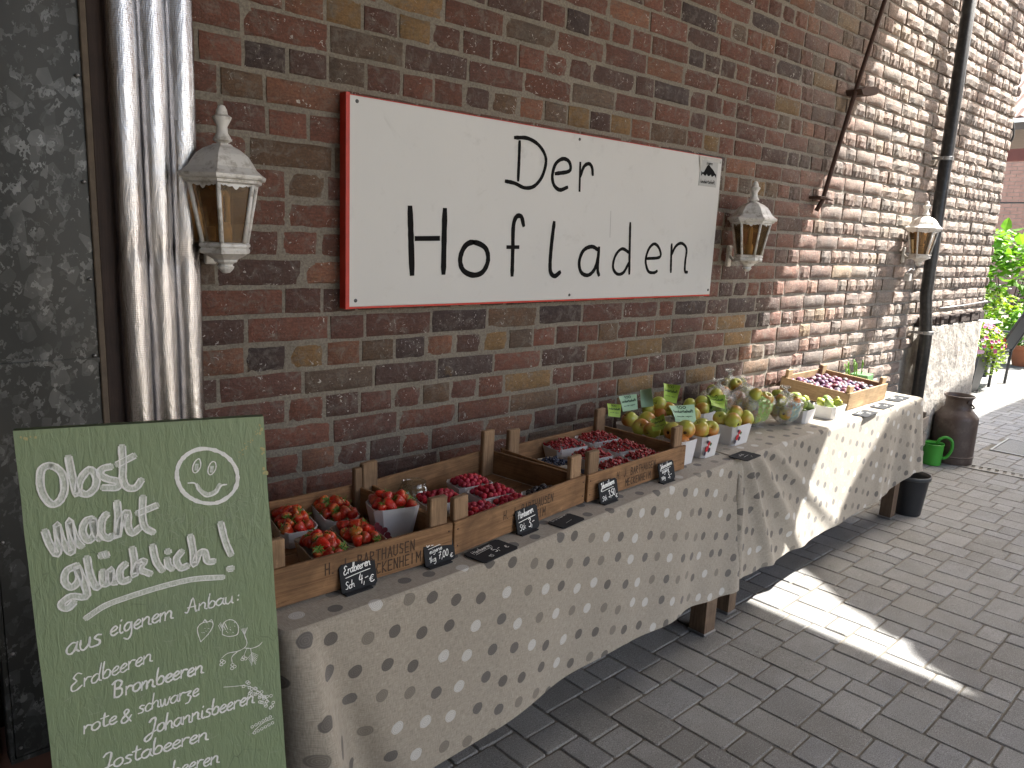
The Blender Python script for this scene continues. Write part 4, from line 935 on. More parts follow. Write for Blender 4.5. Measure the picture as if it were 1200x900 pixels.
# ================================================================== tables and cloths
TZ = .73
def table(lab, legs, x0, x1, yb0, yb1, yf0, yf1):
    t = thing('trestle_table', lab, 'table', ((x0+x1)/2, 1.8, 0), 0, 'wooden trestle tables')
    cx = (x0+x1)/2
    b = MB(); b.prism([(x0+.02-cx, yf0+.02-1.8), (x1-.02-cx, yf1+.02-1.8), (x1-.02-cx, yb1-1.8), (x0+.02-cx, yb0-1.8)], .70, .722); b.build('tabletop', WOODX, t)
    for (x, y, w_, lx, dz) in legs:
        b = MB(); b.add(*[(lambda vs, fs: (vs, fs))([(x+sx*w_/2-cx, y+sy*w_/2-1.8, 0.0) for sx, sy in ((-1, -1), (1, -1), (1, 1), (-1, 1))]+[(x+lx+sx*w_/2-cx, y+sy*w_/2-1.8, .70) for sx, sy in ((-1, -1), (1, -1), (1, 1), (-1, 1))], [(3, 2, 1, 0), (4, 5, 6, 7), (0, 1, 5, 4), (1, 2, 6, 5), (2, 3, 7, 6), (3, 0, 4, 7)])][0]); b.build('leg', WOODL, t)
        b = MB(); b.box((x-w_/2-.006-cx, y-w_/2-.006-1.8, 0), (x+w_/2+.006-cx, y+w_/2+.006-1.8, .012), ch=.003); b.build('foot_plate', STEEL, t)
    b = MB(); b.box((x0+.1-cx, -.1, .62), (x1-.1-cx, -.05, .70)); b.build('rail', WOODX, t)
    return t
table('wooden table under the left dotted cloth, carrying the berry crates', [(2.535, 1.565, .072, 0, 0), (.80, 1.50, .07, 0, 0), (2.50, 1.98, .07, 0, 0), (.80, 1.98, .07, 0, 0)], .70, 2.60, 2.04, 2.04, 1.37, 1.52)
table('wooden table under the right dotted cloth, carrying apples and plums', [(2.765, 1.60, .055, 0, 0), (4.57, 1.665, .065, .03, 0), (2.78, 1.98, .06, 0, 0), (4.55, 1.98, .06, 0, 0)], 2.66, 4.62, 2.05, 2.05, 1.53, 1.585)
def smoothstep(x): x = max(0, min(1, x)); return x*x*(3-2*x)
def cloth(lab, front, yb, hem, folds, endL, endR, zt=TZ, nt=44, ds=.022):
    """path: back-left -> front-left -> along the front -> front-right -> back-right; hangs all round except at the wall"""
    P = [(front[0][0], yb)]+list(front)+[(front[-1][0], yb)]
    # resample with rounded corners
    pts = []; L = [0]
    dense = []
    for a, c in zip(P[:-1], P[1:]):
        n = max(2, int(math.dist(a, c)/.008))
        for k in range(n): dense.append((a[0]+(c[0]-a[0])*k/n, a[1]+(c[1]-a[1])*k/n))
    dense.append(P[-1]); D_ = np.array(dense)
    for _ in range(14): D_[1:-1] = (D_[:-2]+2*D_[1:-1]+D_[2:])/4
    seg = np.r_[0, np.cumsum(np.linalg.norm(np.diff(D_, axis=0), axis=1))]; tot = seg[-1]; n = int(tot/ds)
    S = np.linspace(0, tot, n); X_ = np.interp(S, seg, D_[:, 0]); Y_ = np.interp(S, seg, D_[:, 1])
    tx = np.gradient(X_); ty = np.gradient(Y_); ln = np.hypot(tx, ty); nxn, nyn = ty/ln, -tx/ln   # outward
    sL = yb-front[0][1]; sR = tot-(yb-front[-1][1])
    vs = []; uv = []
    for j in range(nt):
        t = j/(nt-1)
        for i in range(n):
            s = S[i]; h = hem(s-sL, sR-sL); drop = t*h
            r = .010; a = min(1, drop/.014)
            off = r*math.sin(a*math.pi/2); z = zt-(r*(1-math.cos(a*math.pi/2)) if drop < .014 else r+(drop-.014))
            off += folds(s-sL, sR-sL, drop)
            lat = 0
            vs.append((X_[i]+nxn[i]*off, Y_[i]+nyn[i]*off, max(.012, z))); uv.append((s, -drop))
    fs = [(j*n+i, (j+1)*n+i, (j+1)*n+i+1, j*n+i+1) for j in range(nt-1) for i in range(n-1)]
    # top sheet: lines from each front point straight back
    base = len(vs); m_ = 14
    inner = [i for i in range(n) if sL-.05 <= S[i] <= sR+.05]
    for k in range(m_+1):
        for i in inner:
            y = Y_[i]+(yb-Y_[i])*k/m_
            zz = zt if k == 0 else zt+.0008*math.sin(X_[i]*9+k)+.0015*math.exp(-((k/m_-.2)/.08)**2)*0
            vs.append((X_[i], y, zz)); uv.append((S[i], y-Y_[i]))
    ni = len(inner)
    fs += [(base+k*ni+q, base+k*ni+q+1, base+(k+1)*ni+q+1, base+(k+1)*ni+q) for k in range(m_) for q in range(ni-1)]
    me = bpy.data.meshes.new('tablecloth'); me.from_pydata(vs, [], fs); me.materials.append(CLOTH)
    ul = me.uv_layers.new(name='UVMap'); li = np.zeros(len(me.loops), dtype=np.int32); me.loops.foreach_get('vertex_index', li)
    UVA = np.array(uv, dtype=np.float32)[li]; ul.data.foreach_set('uv', UVA.ravel())
    me.polygons.foreach_set('use_smooth', [True]*len(fs)); me.update()
    o = link('tablecloth', me); tag(o, lab, 'tablecloth', 'dotted linen tablecloths'); return o
def folds1(s, L, d):
    f = .005*math.sin(s*5+1)*min(1, d*4)+.0035*math.sin(s*17+3*d)*min(1, d*3)
    k = d/.5
    f += .009*k*math.sin(s*9.5+1.2*math.sin(s*3.1)+1.5*k)
    for a, am in ((.62, .0035), (1.24, .003), (1.56, .0025)): f += am*math.exp(-((s-a)/.006)**2)*min(1, d*12)
    f += .125*k**.8*math.exp(-((s-.02-.05*k)/(.028+.035*k))**2)-.045*k*math.exp(-((s-.02-.17*k-.03)/(.02+.03*k))**2)                 # cone at the left corner
    f -= .02*k*math.exp(-((s-.15)/.05)**2)
    f += .012*k*math.sin((s-.1)*14)*math.exp(-max(0, s-.1)*2.5)
    f += .03*k*math.exp(-((s-L+.02)/.08)**2)+.02*k*math.sin((s-L)*22)*math.exp(-abs(s-L)*5)
    return f
def hem1(s, L):
    return .50+.006*math.sin(s*4.2+.6)+.03*smoothstep((s-1.1)/.8) + .03*math.exp(-((s-L)/.25)**2)+.02*math.exp(-((s)/.15)**2)
def folds2(s, L, d):
    k = d/.5; f = .004*math.sin(s*4)*min(1, d*3)
    for a, sl, wd_, am in ((.02, .55, .030, .022), (.10, .95, .045, .018), (-.02, .12, .022, .018), (.22, 1.5, .06, .010)):
        r = s-a-sl*d; f += am*math.exp(-(r/(wd_*(.5+k)))**2)*smoothstep(d/.06)
        r2 = r+wd_*1.3; f -= am*.55*math.exp(-(r2/(wd_*(.5+k)))**2)*smoothstep(d/.06)
    f += .016*k*math.exp(-((s-(L-.42)+.10*k)/.05)**2)+.028*k*math.exp(-((s-(L-.18)-.06*k)/.06)**2)
    f -= .014*k*math.exp(-((s-(L-.30))/.05)**2)
    f += .06*k*math.exp(-((s-L)/.07)**2)
    return f
def hem2(s, L):
    return .535-.05*smoothstep((s-.9)/1.0)+.004*math.sin(s*5)-.02*math.exp(-((s)/.1)**2)-.06*smoothstep((s-L+.35)/.3)
c1 = cloth('left dotted linen tablecloth hanging below the strawberry and raspberry crates', [(.638, 1.350), (1.0, 1.362), (1.29, 1.380), (1.68, 1.424), (2.15, 1.475), (2.655, 1.523)], 2.05, hem1, folds1, 1, 1)
c2 = cloth('right dotted linen tablecloth with a bright sunlit stripe across its front', [(2.60, 1.512), (3.1, 1.540), (3.8, 1.560), (4.62, 1.580)], 2.055, hem2, folds2, 1, 1, zt=.7335)

# ================================================================== crates
def crate(lab, loc, rz, L, Wd, wx, wy, posts=.175, tilt=0, text=None, skip=()):
    posts = .158 if posts > .17 else posts
    H = .095; t = thing('wooden_crate', lab, 'crate', loc, rz, 'wooden fruit crates'); t.rotation_euler = (tilt, 0, rz)
    th = .009
    b = MB(); b.box((0, 0, .006), (L, th, H), ch=.0015); fb = b.build('front_board', wx, t)
    b = MB(); b.box((0, Wd-th, .006), (L, Wd, H), ch=.0015); b.build('back_board', wx, t)
    for x in (0, L-th):
        b = MB(); b.box((x+(.0012 if x == 0 else -.0012), th, .012), (x+th, Wd-th, H-.004), ch=.0015); b.build('side_board', wy, t)
    n = 5
    for k in range(n):
        w_ = (Wd-.03)/n
        b = MB(); b.box((.010, .013+k*(w_+.0015), .004), (L-.010, .013+k*(w_+.0015)+w_-.004, .010), ch=.001); b.build('bottom_slat', wx, t)
    r = random.Random(int(loc[0]*100))
    for i, (x, y) in enumerate(((th, th), (L-th, th), (th, Wd-th), (L-th, Wd-th))):
        if i in skip: continue
        sx = 1 if x < L/2 else -1; sy = 1 if y < Wd/2 else -1
        h = posts+r.uniform(-.01, .01)
        b = MB()
        xa, xb = sorted((x+sx*.001, x+sx*.054)); ya, yb_ = sorted((y+sy*.001, y+sy*.020))
        M_ = Matrix.Translation((x, y, 0)) @ Matrix.Rotation(r.uniform(-.03, .03), 4, 'Y') @ Matrix.Translation((-x, -y, 0))
        b.box((xa, ya, .010), (xb, yb_, h), M=M_, ch=.003); b.build('corner_post', WOODZ if wx is not WOODN else WOODN, t)
    if text:
        b = MB(); U_, V_, N_ = A3(1, 0, 0), A3(0, 0, 1), A3(0, -1, 0)
        for s_, x, z, hg in text: stencil(b, s_, A3(0, 0, 0), U_, V_, N_, x, z, hg, .0042)
        b.build('stencil_lettering', INKB, t)
    for x in (.012, L-.012):
        for z in (.03, .075):
            b = MB(); b.lathe([(.0025, 0), (.002, .0012)], 6, M=Matrix.Translation((x, 0, z)) @ Matrix.Rotation(R(90), 4, 'X')); b.build('nail', RUST, t)
    return t
CA = crate('dark wooden crate holding punnets of strawberries, nearest the green board', (.632, 1.443, TZ+.001), R(-.5), .505, .40, WOODX, WOODY, text=[('H. J. BARTHAUSEN', .15, .052, .026), ('MECKENHEIM', .25, .018, .026)])
CB = crate('wooden crate with raspberry punnets and an empty right half', (1.141, 1.436, TZ+.001), R(7.6), .575, .40, WOODX, WOODY, text=[('H. J. BARTHAUSEN', .19, .052, .024), ('MECKENHEIM', .23, .018, .024)])
CCr = crate('wooden crate filled with redcurrant punnets, third from the green board', (1.716, 1.505, TZ+.001), R(4), .565, .385, WOODX, WOODY, text=[('H. J. BARTHAUSEN', .15, .052, .024), ('MECKENHEIM', .20, .018, .024)])
CD = crate('pale new wooden crate heaped with purple plums, tilted up in the sun', (3.845, 1.665, TZ+.001), R(2), .50, .375, WOODN, WOODNY, posts=.125, tilt=R(4.5))

# ================================================================== fruit
def local(o, p): 
    return Matrix.LocRotScale(o.location, o.rotation_euler, None) @ Vector(p)
def punnet(lab, x, y, z, rz, L=.125, Wd=.09, H=.065, mat=None, printed=0, group='cardboard fruit punnets', taper=.80, cut=.018):
    o = thing('punnet', lab, 'punnet', (x, y, z), rz, group)
    def oct_(l, w_, c): return [(-l+c, -w_), (l-c, -w_), (l, -w_+c), (l, w_-c), (l-c, w_), (-l+c, w_), (-l, w_-c), (-l, -w_+c)]
    top_ = oct_(L/2, Wd/2, cut); bot = oct_(L/2*taper, Wd/2*taper, cut*.8); k = .0018
    ti = oct_(L/2-k, Wd/2-k, cut); bi = oct_(L/2*taper-k, Wd/2*taper-k, cut*.8); b = MB()
    vs = [(a, c, 0) for a, c in bot]+[(a, c, H+(.003 if i in (0, 1, 4, 5) else 0)) for i, (a, c) in enumerate(top_)]+[(a, c, H+(.003 if i in (0, 1, 4, 5) else 0)) for i, (a, c) in enumerate(ti)]+[(a, c, .002) for a, c in bi]
    fs = [tuple(reversed(range(8))), tuple(range(24, 32))]
    for a in (0, 8, 16): fs += [(a+q, a+(q+1) % 8, a+8+(q+1) % 8, a+8+q) for q in range(8)]
    b.add(vs, fs); b.build('tray', mat or PUN, o)
    if printed:
        cx = -L*.30 if printed == 1 else L*.0
        for q, (dx, dz, r, mt) in enumerate(((0, .030, .013, BERRYR), (.016, .024, .010, BERRYD), (.006, .046, .010, BERRYR), (-.012, .016, .009, BERRYD), (.020, .042, .007, BERRYL), (-.006, .052, .007, BERRYD))):
            zc = dz*H/.065; yy = -(Wd/2*(taper+(1-taper)*zc/H))
            sl = (Wd/2*(1-taper))/H
            b = MB(); pts = [(cx+dx+r*math.cos(t), zc+r*math.sin(t)) for t in np.linspace(0, 6.283, 13)[:-1]]
            b.add([(px, -(Wd/2*taper)-sl*pz-.0008-.0002*q, pz) for px, pz in pts], [tuple(range(12))]); b.build('printed_berry', mt, o)
    return o
def heap(n, hx, hy, r, dome, seed, zr=0):
    """n resting points in a domed heap over a rectangle, coordinates relative to the rim centre"""
    rd = random.Random(seed); P = []; tries = 0
    while len(P) < n and tries < 6000:
        tries += 1; lay = tries/6000
        x, y = rd.uniform(-hx, hx), rd.uniform(-hy, hy); e = max((x/hx)**2, (y/hy)**2)
        low = (lay < .35)*rd.choice((0, 1, 1))
        if low: x *= .5; y *= .5
        zt_ = dome*(1-e)+zr; z = zt_-r*1.0*low
        if all((x-a)**2+(y-b_)**2+((z-c)*1.1)**2 > (2*r*.86)**2 for a, b_, c in P): P.append((x, y, z))
    return P
# strawberry
def straw_mesh(seed):
    r = random.Random(seed); b = MB(); n = 12; k = r.uniform(.9, 1.15); w_ = r.uniform(.9, 1.12)
    prof = [(.001, -.020), (.0055, -.0175), (.0095, -.011), (.0125, -.003), (.0145, .005), (.0135, .0105), (.009, .0135), (.002, .0125)]
    b.lathe([(a*w_, z*k) for a, z in prof], n)
    b.v = [(x*(1+.08*math.sin(3*z*90+seed)), y*1.0+.0008*math.sin(x*200+seed), z) for x, y, z in b.v]; return b.mesh('strawberry', STRAW, True)
SMESH = [straw_mesh(i) for i in range(5)]
b = MB()
for k in range(8):
    a = k*math.pi/4+random.uniform(-.2, .2); L = random.uniform(.013, .020); dx, dy = math.cos(a), math.sin(a); px, py = -dy*.0028, dx*.0028
    up = random.uniform(-.002, .005)
    b.add([(0, 0, .0135), (dx*L*.5+px, dy*L*.5+py, .0150), (dx*L, dy*L, .0120+up), (dx*L*.5-px, dy*L*.5-py, .0150)], [(0, 1, 2, 3)])
b.tube([(0, 0, .013), (.001, .002, .020), (.003, .003, .026)], .0011, 5); CAL = b.mesh('calyx', CALYX)
def strawberries(desc, pun, n, hx, hy, H, seed, k=1.0, dome=.022):
    rd = random.Random(seed)
    for (x, y, z) in heap(n, hx-.021, hy-.019, .0125*k, dome, seed, .001):
        p = local(pun, (x, y, H+z)); o = link('strawberry', rd.choice(SMESH), None, p, (rd.uniform(-2.6, 2.6), rd.uniform(-1.2, 1.2), rd.uniform(0, 6.3)), color=(rd.uniform(.7, 1.05), rd.uniform(.4, 1.3), rd.uniform(.5, 1.1)))
        s_ = k*rd.uniform(.88, 1.15); o.scale = (s_, s_, s_); tag(o, 'ripe red strawberry with green calyx in '+desc, 'strawberry', 'strawberries in '+desc)
        link('calyx', CAL, o)
z0 = TZ+.012
for (lab, desc, x, y, rz, n, sd) in (('card punnet of strawberries half hidden by the green board', 'the punnet beside the green board', .862, 1.765, 79, 30, 1), ('card punnet of strawberries at the back of the crate, second from the board', 'the back middle punnet', .990, 1.770, 79, 30, 2),
                          ('card punnet of strawberries in the front left of the dark crate', 'the front left punnet', .845, 1.570, 82, 28, 3), ('card punnet of strawberries behind the Erdbeeren price card', 'the punnet behind the nearest price card', .952, 1.588, 82, 28, 4)):
    p = punnet(lab, x, y, z0, R(rz), .165, .098, .048, PUN if n == 30 else PUNB, taper=.80); strawberries(desc, p, n+8, .0825, .049, .048, sd, .93)
p = punnet('tall white punnet heaped with strawberries beside the crate divider', 1.070, 1.612, z0, R(-14), .125, .105, .098, PUN, taper=.72); strawberries('the tall white punnet', p, 24, .062, .052, .098, 5, 1.0, .026)
b = MB()
for q, (dx, dz, r) in enumerate(((-.052, .052, .010), (-.045, .038, .009), (-.036, .046, .008), (-.028, .030, .009), (-.058, .064, .007), (-.022, .020, .007))):
    b.add([(dx+r*math.cos(t), -.0378-.15*dz*1.0-.0010-.0003*q, dz+r*math.sin(t)) for t in np.linspace(0, 6.283, 11)[:-1]], [tuple(range(10))])
b.build('printed_berry', simple('printed_dull_red', (.20, .03, .045), .6, .5, 150, 60, 0), p)
# raspberries / blackberries
def drupe(seed, mat, nm):
    r = random.Random(seed); bm = bmesh.new(); bmesh.ops.create_icosphere(bm, subdivisions=2, radius=.0088)
    for i, v in enumerate(bm.verts):
        k = 1.09 if i % 2 == 0 else .97
        if i < 12: k = 1.12
        v.co *= k*r.uniform(.97, 1.03); v.co.z *= 1.12
        if v.co.z < 0: v.co.x *= 1+v.co.z*18; v.co.y *= 1+v.co.z*18
    me = bpy.data.meshes.new(nm); bm.to_mesh(me); bm.free(); me.materials.append(mat); me.polygons.foreach_set('use_smooth', [True]*len(me.polygons)); return me
RM = [drupe(i, RASP, 'raspberry') for i in range(4)]; BM_ = [drupe(i+9, BLACKB, 'blackberry') for i in range(2)]
def smalls(nm, meshes, desc, cat, lab, pun, n, hx, hy, H, seed, r, dome=.014, sc_=1.0):
    rd = random.Random(seed)
    for (x, y, z) in heap(n, hx-.015, hy-.014, r, dome, seed, .001):
        o = link(nm, rd.choice(meshes), None, local(pun, (x, y, H+z)), (rd.uniform(-3, 3), rd.uniform(-1, 1), rd.uniform(0, 6.3)), color=(rd.uniform(.7, 1.25), rd.uniform(.6, 1.3), rd.uniform(.6, 1.2)))
        s_ = sc_*rd.uniform(.9, 1.1); o.scale = (s_, s_, s_); tag(o, lab+desc, cat, cat+' heap in '+desc)
Bp = CB
for (lab, desc, x, y, rz, n, sd, L_, W_, H_) in (('white punnet of raspberries next to the glass bowl', 'the punnet by the glass bowl', 1.288, 1.695, -8, 34, 1, .135, .105, .042), ('white punnet of raspberries farthest back in the crate', 'the rearmost raspberry punnet', 1.437, 1.742, -5, 30, 2, .125, .095, .050),
       ('white punnet of raspberries in the middle with clear rim', 'the middle raspberry punnet', 1.432, 1.632, -5, 32, 3, .130, .092, .050), ('white punnet of raspberries tucked behind the front left post', 'the front left raspberry punnet', 1.322, 1.560, -5, 30, 4, .125, .095, .040), ('white punnet of raspberries behind the front board, beside the blackberries', 'the front right raspberry punnet', 1.442, 1.548, 0, 30, 5, .120, .085, .042)):
    p = punnet(lab, x, y, z0, R(rz), L_, W_, H_, PUN, taper=.82, cut=.012, group='white raspberry punnets'); smalls('raspberry', RM, desc, 'raspberry', 'fresh red raspberry heaped in ', p, n+14, L_/2, W_/2, H_, sd, .0080, .016, .98)
p = punnet('white punnet of blackberries at the front of the second crate', 1.575, 1.560, z0, R(5), .125, .085, .040, PUN, taper=.82, cut=.012, group='white raspberry punnets'); smalls('blackberry', BM_, 'the blackberry punnet', 'blackberry', 'black shiny blackberry in ', p, 46, .0625, .0425, .040, 6, .0078, .016, .92)
# glass bowl
b = MB(); b.lathe([(.020, .001), (.045, .008), (.050, .035), (.040, .058), (.034, .062), (.038, .070), (.0365, .070), (.0325, .062), (.0385, .057), (.048, .035), (.043, .010), (.019, .003)], 28)
o = b.build('glass_jar', GLASS, None, True); o.location = (1.262, 1.79, TZ+.014); tag(o, 'empty round clear glass bowl behind the first raspberry punnet', 'glass bowl')
# redcurrants: heaps nobody could count
def ico(r, sub=1):
    bm = bmesh.new(); bmesh.ops.create_icosphere(bm, subdivisions=sub, radius=r); vs = np.array([v.co[:] for v in bm.verts]); fs = [[v.index for v in f.verts] for f in bm.faces]; bm.free(); return vs, fs
IV, IF = ico(.0041, 2)
IV1, IF1 = ico(.0041, 1)
def currants(lab, pun, H, hx, hy, n, mat, seed, r=1.0, dome=.022):
    rd = random.Random(seed); V_, F_ = IV1, IF1; vs = []; fs = []
    for q in range(n):
        x, y = rd.uniform(-hx, hx), rd.uniform(-hy, hy); e = max((x/hx)**2, (y/hy)**2)
        z = dome*(1-e)+.004*math.sin(x*170+seed)*math.cos(y*150)+rd.uniform(-.007, .004)
        o = len(vs); k = r*rd.uniform(.8, 1.15); vs.extend([(x+a[0]*k, y+a[1]*k, H+z+a[2]*k) for a in V_]); fs.extend([tuple(i+o for i in f) for f in F_])
    b = MB(); b.add(vs, fs)
    nb = len(fs)
    for q in range(int(n*.05)):
        x, y = rd.uniform(-hx, hx), rd.uniform(-hy, hy); z = H+dome*(1-max((x/hx)**2, (y/hy)**2))+.003; a = rd.uniform(0, 6.28)
        b.tube([(x, y, z), (x+.01*math.cos(a), y+.01*math.sin(a), z+.002), (x+.018*math.cos(a+.3), y+.018*math.sin(a+.3), z)], .0006, 3, 1)
    o = b.build(lab[0], [mat, STEM], None, True); o.location = pun.location; o.rotation_euler = pun.rotation_euler; o['kind'] = 'stuff'; tag(o, lab[1], lab[2])
for (nm, x, y, rz, sd, L_, W_) in (('at the back left', 1.962, 1.842, -6, 1, .145, .105), ('at the back right', 2.140, 1.845, -4, 2, .155, .110), ('in the middle', 1.950, 1.700, -6, 3, .130, .100), ('on the right beside the divider', 2.122, 1.708, -6, 4, .150, .110), ('behind the front board', 1.925, 1.572, 2, 5, .150, .090), ('in the front right corner', 2.095, 1.592, 2, 6, .140, .090)):
    p = punnet('white punnet of redcurrants '+nm+' of the third crate', x, y, z0, R(rz), L_, W_, .062, PUN, taper=.80, cut=.012, group='white redcurrant punnets')
    currants(('redcurrants', 'heap of glossy redcurrants '+nm+' of the third crate', 'redcurrants'), p, .060, L_/2-.006, W_/2-.006, 430, CURR, sd)
for (nm, x, y, sd) in (('rear', 1.835, 1.765, 1), ('front', 1.80, 1.625, 2)):
    p = punnet('brown punnet of dark blueberries at the '+nm+' left of the redcurrants', x, y, z0, R(-8), .095, .105, .040, PUNB, taper=.85, cut=.010, group='blueberry punnets')
    currants(('blueberries', 'dark blue blueberries in the '+nm+' punnet left of the redcurrants', 'blueberries'), p, .038, .040, .045, 150, BCURR, sd+20, 1.25, .008)
# apples
b = MB(); b.lathe([(.004, -.022), (.012, -.027), (.022, -.022), (.0305, -.008), (.033, .006), (.030, .018), (.021, .0275), (.011, .029), (.004, .024), (.001, .020)], 16); AM = b.mesh('apple', APPLE, True)
b = MB(); b.tube([(0, 0, .018), (.001, .001, .030), (.003, .001, .037)], .0012, 5); ASM = b.mesh('stalk', STALK)
b = MB(); b.lathe([(.001, -.026), (.005, -.024), (.007, -.023)], 7); ACM = b.mesh('calyx', STALK)
def fruit_at(nm, me, p, rd, lab, cat, grp, sc_=1.0, parts=((None, None),), upright=False):
    rot = (rd.uniform(-.6, .6), rd.uniform(-.6, .6), rd.uniform(0, 6.3)) if upright else (rd.uniform(-2, 2), rd.uniform(-1.2, 1.2), rd.uniform(0, 6.3))
    o = link(nm, me, None, p, rot, color=(rd.uniform(.75, 1.25), rd.uniform(.8, 1.15), rd.uniform(.6, 1.2)))
    s_ = sc_*rd.uniform(.92, 1.1); o.scale = (s_, s_, s_*rd.uniform(.95, 1.04)); tag(o, lab, cat, grp)
    for pn, pm in parts:
        if pn: link(pn, pm, o)
    return o
APP = (('stalk', ASM), ('calyx', ACM))
def apples(lab, desc, x, y, rz, L_, W_, n, sd, printed=0, H=.085, z=TZ+.002, extra=(), sc_=1.0):
    p = punnet(lab, x, y, z, R(rz), L_, W_, H, PUN, printed, 'white apple punnets', taper=.80, cut=.016); rd = random.Random(sd)
    for (a, c, d) in heap(n, L_/2-.021, W_/2-.021, .0275*sc_, .026, sd, .013): fruit_at('apple', AM, local(p, (a, c, H+d)), rd, 'yellow-green apple with red blush in '+desc, 'apple', 'apples in '+desc, sc_, APP)
    for (a, c, d) in extra: fruit_at('apple', AM, local(p, (a, c, H+d)), rd, 'yellow-green apple with red blush in '+desc, 'apple', 'apples in '+desc, sc_, APP)
    return p
apples('plain white apple punnet standing against the end of the redcurrant crate', 'the plain punnet at the crate end', 2.348, 1.622, 2, .105, .105, 5, 1, 0, .092)
apples('white apple punnet with berry print, second along the front row', 'the second front punnet', 2.510, 1.632, 3, .120, .105, 4, 2, 1, .085)
apples('wide white apple punnet with berry print, third along the front row', 'the wide front punnet', 2.780, 1.665, 3, .150, .110, 7, 3, 1, .085)
apples('white apple punnet with berry print in the second row', 'the second row punnet', 2.640, 1.800, 2, .120, .105, 5, 4, 1, .088)
apples('white apple punnet behind the redcurrant crate corner post', 'the punnet behind the corner post', 2.365, 1.760, 2, .120, .110, 5, 5, 0, .080)
apples('white apple punnet at the back by the wall, behind the redcurrants', 'the punnet at the back by the wall', 2.430, 1.905, 2, .130, .110, 5, 6, 0, .075)
apples('white apple punnet at the back under the lime paper', 'the back punnet under the lime paper', 2.640, 1.945, 2, .125, .110, 5, 7, 0, .082)
apples('white apple punnet at the back left of the plastic bags', 'the back punnet beside the bags', 2.850, 1.880, 2, .125, .110, 6, 8, 0, .082)
# paper leaflets
def leaflet(lab, x, y, z, w_, h, rz, tilt, mat, curl=.012, txt=True, skew=0):
    t = thing('paper_leaflet', lab, 'leaflet', (x, y, z), rz, 'paper leaflets among the apples'); t.rotation_euler = (tilt, skew, rz)
    b = MB(); n = 8; vs = []
    for j in range(n+1):
        for i in range(n+1):
            u, v = i/n, j/n; vs.append(((u-.5)*w_, curl*math.sin(u*3.1+v)*v+curl*.6*v*v, v*h))
    fs = [(j*(n+1)+i, j*(n+1)+i+1, (j+1)*(n+1)+i+1, (j+1)*(n+1)+i) for j in range(n) for i in range(n)]
    b.add(vs, fs); b.add([(a, c+.0007, d) for a, c, d in vs], [tuple(reversed(f)) for f in fs]); b.build('sheet', mat, t, True)
    if txt:
        b = MB(); OO_ = A3(0, -.0015, 0)
        def yat(u, v): return curl*math.sin(u*3.1+v)*v+curl*.6*v*v
        for s_, vv, hh, wd_, wf in (('100', .80, .09, .0016, .36), ('landwirtschaft', .56, .085, .0016, .82), ('aus der region', .30, .045, .0008, .7)):
            bb = MB(); write(bb, s_, A3(0, 0, 0), A3(1, 0, 0), A3(0, 0, 1), A3(0, -1, 0), -w_*wf/2, h*vv, h*hh*.9, wd_*w_/.07, 0, 0, 0, wid=w_*wf)
            b.add([(a, yat(a/w_+.5, c_/h)-.0012, c_) for a, _, c_ in bb.v], bb.f)
        b.build('print', INK, t)
    return t
leaflet('small lime leaflet standing by the back corner of the redcurrant crate', 2.325, 1.925, .845, .055, .052, R(-22), R(-14), PAPERY, skew=R(8))
leaflet('pale green printed leaflet leaning against the wall above two apples', 2.475, 1.965, .845, .078, .064, R(-14), R(-12), PAPER, skew=R(-4))
leaflet('narrow folded pale green leaflet, the tallest of the row', 2.575, 1.955, .850, .052, .078, R(-55), R(-14), PAPER, .03, False, skew=R(-12))
leaflet('lime leaflet sticking up behind the orange-red apples', 2.745, 1.965, .850, .062, .082, R(-38), R(-16), PAPERY, .03, skew=R(12))
leaflet('large pale green printed leaflet over the front apples', 2.545, 1.735, .836, .110, .072, R(-14), R(-26), PAPER, .016, skew=R(5))
leaflet('small lime leaflet stuck on an apple beside the crate post', 2.315, 1.690, .845, .055, .055, R(-50), R(-22), PAPERY, .03, skew=R(-18))
leaflet('lime leaflet on the apples in front of the first bag', 2.87, 1.80, .845, .07, .065, R(-25), R(-30), PAPERY, .03, skew=R(15))
